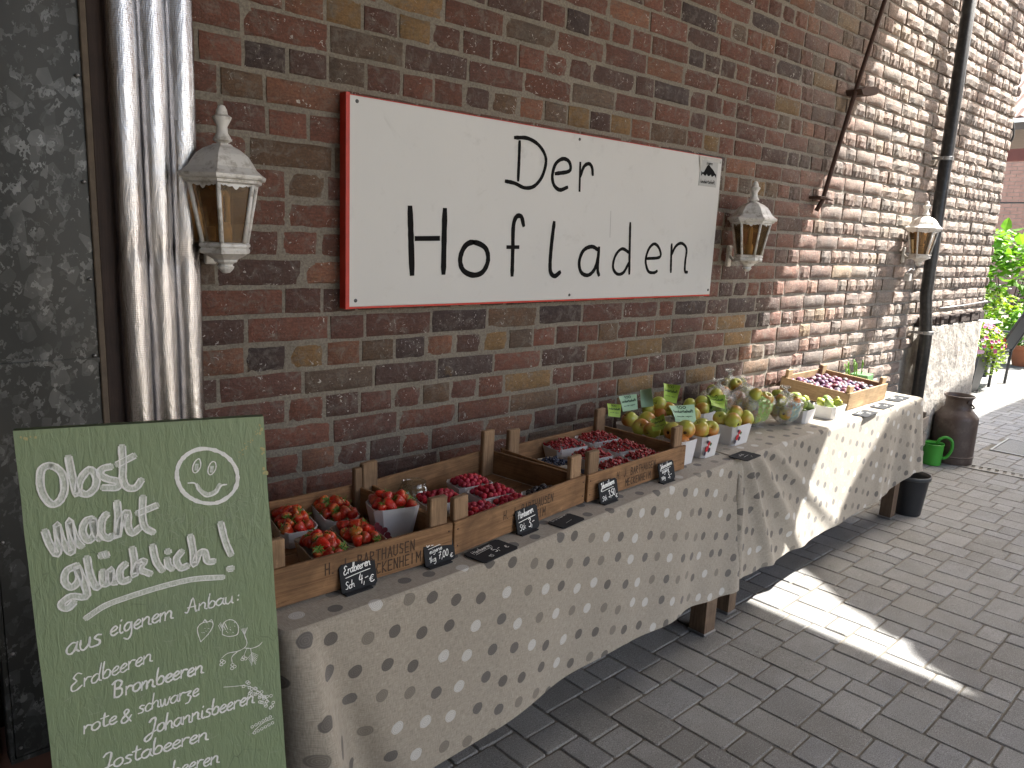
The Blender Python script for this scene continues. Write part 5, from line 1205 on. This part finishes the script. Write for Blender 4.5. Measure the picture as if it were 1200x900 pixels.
# bags of apples
def bag(lab, x, y, z, rx, ry, rzz, h, seed, n, label_mat, desc, knot=(0, 0), sc_=1.0, a0=-1.7, a1=-.7):
    rd = random.Random(seed); t = thing('plastic_bag', lab, 'plastic bag', (x, y, z), rzz, 'clear plastic bags of fruit')
    b = MB(); n_, m_ = 48, 26; vs = []
    for j in range(m_+1):
        v = j/m_; zz = h*v
        rr_ = (math.sin(min(1, v/.62)*math.pi/2)**.55 if v < .62 else 1-.93*smoothstep((v-.62)/.30)) if v < .94 else .07+.25*(v-.94)/.06
        for i in range(n_):
            a = 2*math.pi*i/n_; w_ = 1+.06*math.sin(a*7+v*9+seed)+.05*math.sin(a*13-v*14)+rd.uniform(-.03, .03)+(.25*(v-.6)*math.sin(a*9+seed) if v > .6 else 0)
            k = smoothstep((v-.5)/.5)
            vs.append((rx*rr_*w_*math.cos(a)+knot[0]*k, ry*rr_*w_*math.sin(a)+knot[1]*k, zz+rd.uniform(-.003, .003)))
    lab_f = []; fs = []
    for j in range(m_):
        for i in range(n_):
            f = (j*n_+i, j*n_+(i+1) % n_, (j+1)*n_+(i+1) % n_, (j+1)*n_+i); a = 2*math.pi*(i+.5)/n_; a = a-2*math.pi if a > math.pi else a
            (lab_f if (a0 < a < a1 and 3 < j < m_*.68) else fs).append(f)
    b.add(vs, fs); b.build('film', BAG, t, True)
    b = MB(); b.add(vs, lab_f); b.build('printed_panel', label_mat, t, True)
    cnt = 0; P = []; tries = 0
    while cnt < n and tries < 5000:
        tries += 1; v = rd.uniform(.12, .62); a = rd.uniform(0, 6.28); rr_ = rd.uniform(.15, .72)
        p = Vector((rx*rr_*math.cos(a), ry*rr_*math.sin(a), .028+v*h*.95))
        if all((p-q).length > .052*sc_ for q in P):
            P.append(p); cnt += 1; fruit_at('apple', AM, local(t, p), rd, 'apple inside '+desc, 'apple', 'apples inside '+desc, .9*sc_, APP)
    return t
bag('crumpled clear bag of apples with lime print, leftmost of the bags', 2.985, 1.875, TZ+.002, .092, .080, 0, .215, 1, 10, BAGG, 'the leftmost bag', (-.01, .0), 1, -3.1, -2.0)
bag('biggest clear bag of apples with a large lime green panel', 3.095, 1.765, TZ+.002, .108, .088, 0, .225, 2, 15, BAGG, 'the biggest bag', (-.03, .04), 1.05, -2.25, -1.15)
bag('clear bag of green apples with a pale blue band, rightmost of the bags', 3.275, 1.700, TZ+.002, .075, .074, 0, .180, 3, 13, BAGB, 'the rightmost bag', (.0, .01), 1, -2.2, -1.55)
bag('small knotted bag with a pink fruit against the wall, behind the other bags', 3.17, 1.93, TZ+.002, .080, .065, 0, .235, 4, 8, BAGB, 'the rear bag', (-.02, 0), 1, -1.5, -.9)
rd = random.Random(5); o = fruit_at('peach', AM, Vector((3.12, 1.875, .905)), rd, 'pink peach showing at the top of the rear bag', 'peach', None, 1.0, APP); 
if 'group' in o: del o['group']
# pears
b = MB(); b.lathe([(.003, -.030), (.014, -.032), (.024, -.024), (.028, -.010), (.025, .005), (.017, .018), (.012, .028), (.007, .034), (.001, .035)], 14); PM = b.mesh('pear', PEAR, True)
def pears(lab, desc, x, y, rz, L_, W_, n, sd):
    p = punnet(lab, x, y, TZ+.005, R(rz), L_, W_, .062, PUN, 0, 'white pear punnets', taper=.82, cut=.014); rd = random.Random(sd)
    for (a, c, d) in heap(n, L_/2-.019, W_/2-.018, .0235, .014, sd, .008): fruit_at('pear', PM, local(p, (a, c, .062+d)), rd, 'small green pear in '+desc, 'pear', 'pears in '+desc, .74, (('stalk', ASM),))
    return p
pears('white pear punnet squeezed beside the rightmost bag', 'the punnet beside the bag', 3.405, 1.690, 2, .115, .105, 6, 1)
pp = pears('sunlit white pear punnet with a price label, next to the plum crate', 'the sunlit punnet next to the plums', 3.625, 1.655, 3, .155, .115, 8, 2)
b = MB(); b.add([(-.055, -.0525, .016), (.0, -.0525, .016), (.0, -.0580, .054), (-.055, -.0580, .054)], [(0, 1, 2, 3)]); b.build('price_label', CERAM, pp)
pears('white pear punnet in the second row against the plum crate', 'the second row pear punnet', 3.55, 1.80, 3, .14, .11, 7, 3)
# plums
bm = bmesh.new(); bmesh.ops.create_uvsphere(bm, u_segments=12, v_segments=8, radius=.0165)
for v in bm.verts: v.co.z *= 1.25
PLM = bpy.data.meshes.new('plum'); bm.to_mesh(PLM); bm.free(); PLM.materials.append(PLUM); PLM.polygons.foreach_set('use_smooth', [True]*len(PLM.polygons))
rd = random.Random(12); pts = []
tr_ = 0
while len(pts) < 130 and tr_ < 9000:
    tr_ += 1; x, y = rd.uniform(.055, .445), rd.uniform(.035, .345); z = .064+.016*(1-max(abs(x-.25)/.22, abs(y-.19)/.17)**2)-(.022 if tr_ < 1500 else 0)*rd.random()
    if all((x-a)**2+(y-b_)**2+(z-c)**2 > .0262**2 for a, b_, c in pts): pts.append((x, y, z))
MD = Matrix.LocRotScale(CD.location, CD.rotation_euler, None)
for p in pts:
    o = link('plum', PLM, None, MD @ Vector(p), (rd.uniform(1, 2.1), rd.uniform(-.5, .5), rd.uniform(0, 6.3)), color=(rd.uniform(.45, 1.6), rd.uniform(.5, 1.3), rd.uniform(.6, 1.2))); tag(o, 'purple plum with pale bloom heaped in the sunlit crate', 'plum', 'plums in the crate')
# green pot plant behind the plum crate
pt = thing('green_carton', 'small green carton with leaves behind the plum crate at the table end', 'carton', (4.60, 1.93, TZ+.001), R(8))
b = MB(); b.box((-.06, -.05, 0), (.06, .05, .085), ch=.003); b.build('box', simple('green_card', (.10, .22, .09), .6, .2), pt)
def leaves(b, n, c, rad, size, rd, mi=0, up=.3, narrow=.35):
    for _ in range(n):
        while True:
            p = Vector([rd.uniform(-1, 1) for _ in range(3)])
            if p.length < 1: break
        p = p.normalized()*p.length**.55
        o = Vector((c[0]+p.x*rad[0], c[1]+p.y*rad[1], c[2]+p.z*rad[2])); L = size*rd.uniform(.6, 1.3)
        d = Vector((rd.uniform(-1, 1), rd.uniform(-1, 1), rd.uniform(-.6, 1)*up+rd.uniform(-.5, .5))).normalized(); s = d.cross(Vector((rd.uniform(-.3, .3), rd.uniform(-.3, .3), 1))).normalized()*L*narrow; nrm = s.cross(d).normalized()*L*.12
        b.add([o, o+d*L*.35+s-nrm, o+d*L*.75+s*.7-nrm, o+d*L, o+d*L*.75-s*.7-nrm, o+d*L*.35-s-nrm, o+d*L*.5], [(0, 1, 6), (1, 2, 6), (2, 3, 6), (3, 4, 6), (4, 5, 6), (5, 0, 6)], mi)
b = MB()
for dx, dy, h in ((-.16, .06, .10), (-.13, .02, .13), (-.20, .03, .08), (-.1, .06, .11), (-.17, .0, .12), (-.02, 0, .12)):
    b.tube([(dx*.6, dy, .05), (dx*.8, dy, .05+h*.9), (dx, dy, .05+h), (dx*1.25, dy-.01, .05+h*.7)], [.003, .0035, .003, .001], 5)
b.build('leaf', LEAF, pt, True)

# price cards
def card(lab, x, y, rz, lines, w_=.095, h=.068, flat=False, z=TZ+.001, lean=R(-14)):
    t = thing('price_card', lab, 'price card', (x, y, z), rz, 'black slate price cards'); c = .007
    out = [(-w_/2+c, 0), (w_/2-c, 0), (w_/2, c), (w_/2, h-c), (w_/2-c, h), (-w_/2+c, h), (-w_/2, h-c), (-w_/2, c)]
    if flat: M_ = Matrix.Translation((0, -h/2, .001)); T = lambda q: (q[0], q[2]-h/2, .0006-q[1])
    else:
        M_ = Matrix.Rotation(lean, 4, 'X'); T = lambda q: tuple(M_ @ Vector(q))
    b = MB(); vs = [T((a, 0, d)) for a, d in out]+[T((a, .003, d)) for a, d in out]
    if flat: vs = [(a, b_, c_+.003) for a, b_, c_ in vs]
    n = 8; b.add(vs, [tuple(range(n)), tuple(reversed(range(n, 2*n)))]+[(k, n+k, n+(k+1) % n, (k+1) % n) for k in range(n)]); b.build('slate', SLATE, t)
    if not flat:
        b = MB(); b.box((-w_/2+.004, -.012, 0), (w_/2-.02, .012, .003)); b.build('foot', SLATE, t)
    b = MB()
    for s_, x_, z_, xh, wd, wid in lines:
        if s_ == '_':
            bb = MB(); ribbon(bb, [(x_, z_), (x_+wid/2, z_+.003), (x_+wid, z_+.005)], wd, A3(0, 0, 0), A3(1, 0, 0), A3(0, 0, 1), A3(0, -1, 0), .0008)
        else:
            bb = MB(); write(bb, s_, A3(0, 0, 0), A3(1, 0, 0), A3(0, 0, 1), A3(0, -1, 0), x_, z_, xh, wd, .1, 0, .0008, wid=wid, drift=.08)
        vv = [T(q) for q in bb.v]; vv = [(a, b_, c_+.003) for a, b_, c_ in vv] if flat else vv
        b.add(vv, bb.f)
    b.build('chalk_lettering', CHALK, t); return t
card('upright black card Erdbeeren 4,- in front of the strawberry crate', .862, 1.425, R(2), [('Erdbeeren', -.038, .044, .0095, .0022, .072), ('_', -.034, .036, 0, .0018, .066), ('Sch', -.038, .010, .008, .0018, .024), ('4,-', -.002, .013, .0125, .0024, .025), ('€', .026, .010, .0095, .0022, .014)])
card('upright black card Erdbeeren 7,00 at the right end of the strawberry crate', 1.095, 1.428, R(2), [('Erdbeeren', -.038, .050, .0075, .0020, .058), ('_', -.034, .044, 0, .0013, .056), ('eigene', -.032, .032, .0055, .0013, .04), ('1kg', -.036, .010, .007, .0015, .022), ('7,00', -.006, .013, .009, .0019, .032), ('€', .030, .008, .006, .0014, .010)])
card('black card Himbeeren 5,- lying flat near the cloth edge', 1.243, 1.409, R(9), [('Himbeeren', -.052, .052, .008, .0018, .075), ('_', -.05, .047, 0, .0014, .07), ('5,-', -.000, .024, .012, .0024, .028), ('€', .042, .020, .008, .002, .011), ('125', -.034, .010, .006, .0016, .016)], .138, .078, True)
card('upright black card Himbeeren 3,- in front of the raspberry crate', 1.420, 1.452, R(7), [('Himbeeren', -.038, .044, .0095, .0026, .066), ('_', -.038, .034, 0, .0020, .072), ('Stk', -.038, .010, .008, .0018, .026), ('3,-', -.000, .012, .013, .0026, .026)])
card('blank-looking black card lying flat below the second crate', 1.560, 1.443, R(9), [('Brombeeren', -.042, .050, .005, .0008, .08), ('_', -.02, .018, 0, .0009, .035)], .110, .062, True)
card('upright black card with price 3,50 in front of the redcurrant crate', 1.800, 1.482, R(4), [('Johannisbeeren', -.038, .046, .009, .0024, .070), ('_', -.034, .038, 0, .0018, .06), ('3,50', -.006, .014, .0115, .0024, .036), ('Stk', -.038, .008, .007, .0018, .024), ('€', .030, .006, .007, .0016, .012)])
card('upright black card with price 3,- at the right end of the redcurrant crate', 2.125, 1.500, R(4), [('Johannisbeeren', -.038, .048, .0075, .0020, .074), ('_', -.034, .042, 0, .0014, .06), ('eigene', -.030, .032, .0065, .0016, .042), ('100g', -.038, .010, .006, .0016, .024), ('3,-', .002, .010, .012, .0024, .024)])
card('black card lying flat in front of the second apple punnet', 2.628, 1.508, R(5), [('apfel', -.03, .045, .007, .0010, .04), ('_', -.03, .030, 0, .001, .05), ('2,-', 0, .012, .009, .0012, .02)], .125, .080, True, z=TZ+.0045)
for k, (x, y, lab) in enumerate(((3.86, 1.578, 'sun-bleached black card lying flat by the pear punnet'), (4.135, 1.608, 'black card lying flat in the sun in front of the plum crate, middle of three'), (4.43, 1.645, 'black card lying flat at the far corner of the table'))):
    card(lab, x, y, R(4), [('birnen' if k == 0 else 'zwetschen', -.05, .052, .008, .0014, .07), ('_', -.05, .044, 0, .001, .06), ('2,50', 0, .016, .010, .0014, .034)], .17 if k < 2 else .20, .075, True, z=TZ+.0045)

# ================================================================== things on the ground
mc = thing('milk_can', 'tall brown painted metal milk can standing by the plinth', 'milk can', (6.275, 1.895, 0))
b = MB(); b.lathe([(.138, 0), (.148, .004), (.150, .012), (.150, .050), (.154, .054), (.154, .060), (.149, .064), (.149, .335), (.145, .352), (.128, .375), (.104, .400), (.093, .412), (.089, .430), (.088, .480), (.096, .492), (.103, .500), (.104, .508), (.098, .510), (.092, .500), (.083, .478), (.083, .40), (.10, .36)], 36); b.build('body', CANM, mc, 'auto')
b = MB(); a0 = R(-20)
pts = []
for k in range(13):
    t = math.pi*k/12; pts.append((.092*math.cos(t)*1.02, -.115*math.sin(t)*1.0, .470-.065*math.sin(t)))
Mh = Matrix.Rotation(R(62), 4, 'Z'); b.tube([tuple(Mh @ Vector(p)) for p in pts], .006, 8); b.build('handle', CANM, mc, True)
b = MB()
for s in (-1, 1): p = Mh @ Vector((s*.092, 0, .470)); b.lathe([(.013, -.006), (.013, .006)], 10, M=Matrix.Translation(p) @ Matrix.Rotation(R(62), 4, 'Z') @ Matrix.Rotation(R(90), 4, 'Y'))
b.build('handle_lug', CANM, mc)
wc = thing('watering_can', 'small bright green plastic watering can beside the milk can', 'watering can', (6.045, 1.945, 0), R(-60))
b = MB(); b.lathe([(.060, 0), (.064, .004), (.066, .07), (.069, .150), (.071, .158), (.068, .160), (.064, .155), (.060, .02)], 26); b.build('body', GREENP, wc, 'auto')
b = MB(); b.prism([(.071*math.cos(t), .071*math.sin(t)) for t in np.linspace(0, math.pi, 14)], .155, .164); b.build('half_lid', GREENP, wc)
b = MB(); b.tube(smooth_line([(.02, 0, .160), (.035, 0, .195), (.075, 0, .212), (.115, 0, .185), (.120, 0, .12), (.095, 0, .065), (.066, 0, .05)], 6), .011, 12); b.build('handle', GREENP, wc, True)
b = MB(); b.tube([(-.060, 0, .05), (-.10, 0, .09), (-.15, 0, .15)], [.014, .011, .009], 10); b.build('spout', GREENP, wc, True)
bk = thing('bucket', 'black plastic bucket standing empty by the table leg', 'bucket', (4.755, 1.625, 0))
b = MB(); b.lathe([(.074, 0), (.078, .004), (.101, .232), (.108, .234), (.109, .240), (.104, .243), (.099, .236), (.096, .225), (.074, .012), (.001, .010)], 34); b.build('body', BLACKPL, bk, 'auto')
b = MB(); b.lathe([(.1045, .222), (.1075, .222), (.1095, .243), (.107, .2455), (.1035, .2445)], 34, cap=False); b.build('rim', simple('worn_black_rim', (.06, .065, .07), .45), bk, True)
# old crates set on end at the far end of the table
for k, (z, lab) in enumerate(((.0, 'grey weathered crate on the ground under the far table end'), (.245, 'grey weathered crate resting on another under the far table end'))):
    t = thing('slatted_crate', lab, 'crate', (5.08, 1.78, z), R(6), 'grey crates under the table end')
    for j in range(2):
        for s in (0, 1):
            b = MB(); b.box((0, s*.235, .012+j*.115), (.42, s*.235+.012, .10+j*.115), ch=.002); b.build('slat', GREYW, t)
            b = MB(); b.box((s*.408, .014, .016+j*.115), (s*.408+.012, .233, .098+j*.115), ch=.002); b.build('end_slat', GREYW, t)
    for x, y in ((.014, .014), (.38, .014), (.014, .205), (.38, .205)):
        b = MB(); b.box((x, y, 0), (x+.026, y+.028, .244)); b.build('corner_post', GREYW, t)

# ================================================================== garden beyond the passage
def chair(lab, x, y, rz, s=1):
    t = thing('garden_chair', lab, 'chair', (x, y, 0), rz, 'dark metal garden chairs')
    for sx in (-.24, .24):
        for sy, top_ in ((-.24, .62), (.20, .62)):
            b = MB(); b.tube([(sx, sy-.02, 0), (sx, sy, top_)], .017, 8); b.build('leg', CHAIRM, t, True)
        b = MB(); b.box((sx-.022, -.28, .62), (sx+.022, .26, .645), ch=.006); b.build('armrest', CHAIRM, t)
    b = MB(); b.box((-.22, -.24, .40), (.22, .20, .425), ch=.006); b.build('seat', CHAIRF, t)
    b = MB(); b.box((-.21, -.22, .425), (.21, .18, .465), ch=.015); b.build('cushion', CUSH, t)
    Mb = Matrix.Translation((0, .20, .42)) @ Matrix.Rotation(R(-24), 4, 'X')
    b = MB(); b.box((-.20, -.006, .02), (.20, .006, .56), M=Mb); b.build('backrest', CHAIRF, t)
    b = MB()
    for sx in (-.22, .22): b.box((sx-.018, -.014, 0), (sx+.018, .014, .60), M=Mb, ch=.004)
    b.box((-.22, -.014, .57), (.22, .014, .60), M=Mb, ch=.004); b.build('back_frame', CHAIRM, t)
    return t
chair('dark garden chair with pale blue cushion, nearest the passage', 10.50, 2.97, R(176))
chair('dark garden chair behind the garden table', 12.1, 4.10, R(-62))
gt = thing('garden_table', 'small pale garden table with a white cup on it', 'table', (10.7, 3.45, 0))
b = MB(); b.box((-.42, -.42, .70), (.42, .42, .725), ch=.006); b.build('table_top', TABW, gt)
for sx in (-.36, .36):
    for sy in (-.36, .36): b = MB(); b.box((sx-.02, sy-.02, 0), (sx+.02, sy+.02, .70)); b.build('leg', CHAIRM, gt)
cu = thing('coffee_cup', 'white cup standing on the garden table', 'cup', (10.5, 3.28, .726))
b = MB(); b.lathe([(.025, 0), (.045, .02), (.055, .09), (.051, .09), (.042, .02), (.01, .01)], 16); b.build('bowl', CERAM, cu, True)
b = MB(); b.tube([(.05, 0, .075), (.085, 0, .07), (.08, 0, .03), (.045, 0, .025)], .006, 6); b.build('handle', CERAM, cu, True)
rd = random.Random(31)
fp = thing('flower_planter', 'tall dark planter overflowing with pink petunias beside the wall corner', 'planter', (9.72, 2.93, 0))
b = MB(); b.add([(-.13, -.13, 0), (.13, -.13, 0), (.13, .13, 0), (-.13, .13, 0), (-.18, -.18, .42), (.18, -.18, .42), (.18, .18, .42), (-.18, .18, .42)], [(3, 2, 1, 0), (4, 5, 6, 7), (0, 1, 5, 4), (1, 2, 6, 5), (2, 3, 7, 6), (3, 0, 4, 7)]); b.build('pot', CHAIRM, fp)
b = MB(); leaves(b, 900, (.08, -.02, .56), (.36, .30, .24), .055, rd); leaves(b, 250, (.28, -.14, .38), (.20, .16, .22), .05, rd); b.build('foliage', LEAFY, fp, kind='stuff')
for mt, n_, nm in ((PETP, 80, 'pink_flowers'), (PETW, 50, 'pale_flowers'), (PETR, 14, 'red_flowers')):
    b = MB()
    for _ in range(n_):
        th = rd.uniform(0, 6.28); ph_ = rd.uniform(-.3, 1.3); c = Vector((.08+.37*math.cos(th)*math.cos(ph_), -.02+.31*math.sin(th)*math.cos(ph_), .54+.25*math.sin(ph_))); nrm = Vector((math.cos(th)*math.cos(ph_), math.sin(th)*math.cos(ph_), math.sin(ph_)+.2)).normalized(); u_ = nrm.cross(Vector((0, 0, 1))).normalized(); v_ = nrm.cross(u_); s_ = rd.uniform(.018, .034)
        vs = [c+nrm*.0]+[c+(u_*math.cos(a)+v_*math.sin(a))*s_*(1 if k % 2 == 0 else .72)+nrm*.012 for k, a in enumerate(np.linspace(0, 6.283, 11)[:-1])]
        b.add(vs, [(0, 1+k, 1+(k+1) % 10) for k in range(10)])
    b.build(nm, mt, fp, kind='stuff')
for (x, y, s, lab) in ((12.75, 3.12, 1.0, 'terracotta pot with a leafy plant at the right edge'), (12.9, 3.75, .8, 'smaller terracotta pot behind the dark chair')):
    t = thing('terracotta_pot', lab, 'plant pot', (x, y, 0)); t.scale = (s, s, s)
    b = MB(); b.lathe([(.12, 0), (.18, .24), (.20, .245), (.20, .30), (.17, .30), (.16, .26)], 22); b.build('pot', TERRA, t, 'auto')
    b = MB(); leaves(b, 420, (0, 0, .55), (.28, .28, .30), .09, rd); b.build('foliage', LEAF, t, kind='stuff'); 
    b = MB(); b.tube([(0, 0, .2), (.02, 0, .6)], .012, 6); b.build('stem', STALK, t)
def bush(nm, lab, cat, x, y, parts, mats, size, stem_h, n):
    t = thing(nm, lab, cat, (x, y, 0)); b = MB()
    for c, r in parts: leaves(b, n, c, r, size, rd)
    b.build('leaves', mats, t, kind='stuff')
    b = MB(); 
    for k in range(5): a = k*1.3; b.tube([(.06*math.cos(a), .06*math.sin(a), 0), (.15*math.cos(a), .15*math.sin(a), stem_h*.6), (.3*math.cos(a), .3*math.sin(a), stem_h)], [.02, .014, .005], 6)
    b.build('stems', STALK, t); return t
bush('fig_bush', 'bright green big-leaved shrub behind the garden table', 'shrub', 13.3, 4.3, [((-.2, 0, 1.2), (.7, .6, .65)), ((.5, -.4, 1.0), (.6, .5, .8)), ((0, -.5, 1.65), (.6, .5, .28)), ((-.9, .2, 1.1), (.5, .4, .6))], LEAF, .17, 1.4, 240)
bush('garden_shrub', 'yellow-green leafy shrub below the big-leaved one', 'shrub', 12.6, 3.95, [((0, 0, .65), (.55, .45, .55)), ((.5, -.3, .55), (.5, .4, .5))], LEAFY, .08, .9, 420)
bush('dark_shrub', 'darker shrub at the right edge of the garden', 'shrub', 14.6, 3.9, [((0, 0, .9), (.8, .7, .8)), ((0, -.6, 1.2), (.6, .5, .6))], LEAFD, .12, 1.2, 330)
bush('tall_vine', 'vine climbing over the far garden wall', 'vine', 17.0, 5.6, [((0, 0, 1.4), (1.2, .6, .9)), ((-1, 0, 1.0), (1, .5, .8))], LEAF, .16, 1.8, 350)
gw = thing('garden_wall', 'far pinkish brick wall behind the shrubs', 'wall', (26, 5.4, 0)); gw.scale = (1.3, 1.3, 1.25)
b = MB(); b.box((0, -6, 0), (.3, 8, 3.5)); b.build('core', MORTAR, gw)
b = MB(); rr = random.Random(3)
for j in range(41):
    y = -1+(.12 if j % 2 else 0)
    while y < 5: b.box((-.008, y, .01+j*.083), (.01, y+.235, .08+j*.083)); y += .247
b.build('bricks', PINK, gw, kind='stuff')
sh = thing('garden_shelter', 'dark red timber shelter with a tiled roof beyond the wall corner', 'shelter', (20.6, 5.05, -.43)); sh.scale = (1.28, 1.28, 1.28)
b = MB(); b.box((-2.1, -2.8, 3.45), (1.6, 1.8, 3.56)); b.build('roof_boards', simple('grey_boards', (.13, .11, .10), .8, .3), sh)
b = MB(); b.box((-2.12, -2.8, 2.98), (-2.0, 1.7, 3.16)); b.build('beam', REDW, sh)
b = MB(); b.tube([(-2.06, .8, 2.45), (-2.06, .2, 3.02)], .05, 4); b.tube([(-2.06, -1.2, 2.45), (-2.06, -.6, 3.02)], .05, 4); b.build('brace', REDW, sh)
for y in (.85, -1.9): b = MB(); b.box((-2.13, y-.06, 0), (-1.99, y+.06, 2.98)); b.build('post', REDW, sh)
b = MB(); n_ = 0
for j in range(12):
    for k in range(26):
        y = -2.9+k*.19; x = -2.2+j*.30; z = 3.60+j*.16
        b.add([(x, y, z), (x, y+.09, z+.045), (x, y+.18, z), (x+.34, y+.18, z+.20), (x+.34, y+.09, z+.245), (x+.34, y, z+.20)], [(0, 1, 4, 5), (1, 2, 3, 4), (0, 5, 3, 2), (0, 2, 1)])
b.build('roof_tile', TILE, sh, kind='stuff')
b = MB(); b.tube([(-2.1, -1.5, 2.35), (-2.1, 1.5, 2.35)], .012, 5); b.tube([(-2.1, -.6, 2.7), (-2.1, -.35, 2.35)], .012, 5); b.build('iron_rail', CHAIRM, sh)
ml = thing('yard_lamp', 'round dark lamp fixed at the top of the wall corner', 'lamp', (7.6, 2.28, 2.62), R(10))
b = MB(); b.lathe([(.02, -.10), (.13, -.06), (.16, .0), (.15, .012), (.02, -.03)], 22, M=Matrix.Rotation(R(70), 4, 'X') @ Matrix.Rotation(R(25), 4, 'Y')); b.build('shade', CHAIRM, ml, True)
b = MB(); b.tube([(-.38, .1, .05), (-.2, .05, .12), (0, 0, .05)], .010, 6); b.tube([(-.36, .12, -.02), (-.2, .1, -.12), (0.05, .0, -.14), (.18, .0, 0)], .006, 6); b.build('arm', STEEL, ml, True)
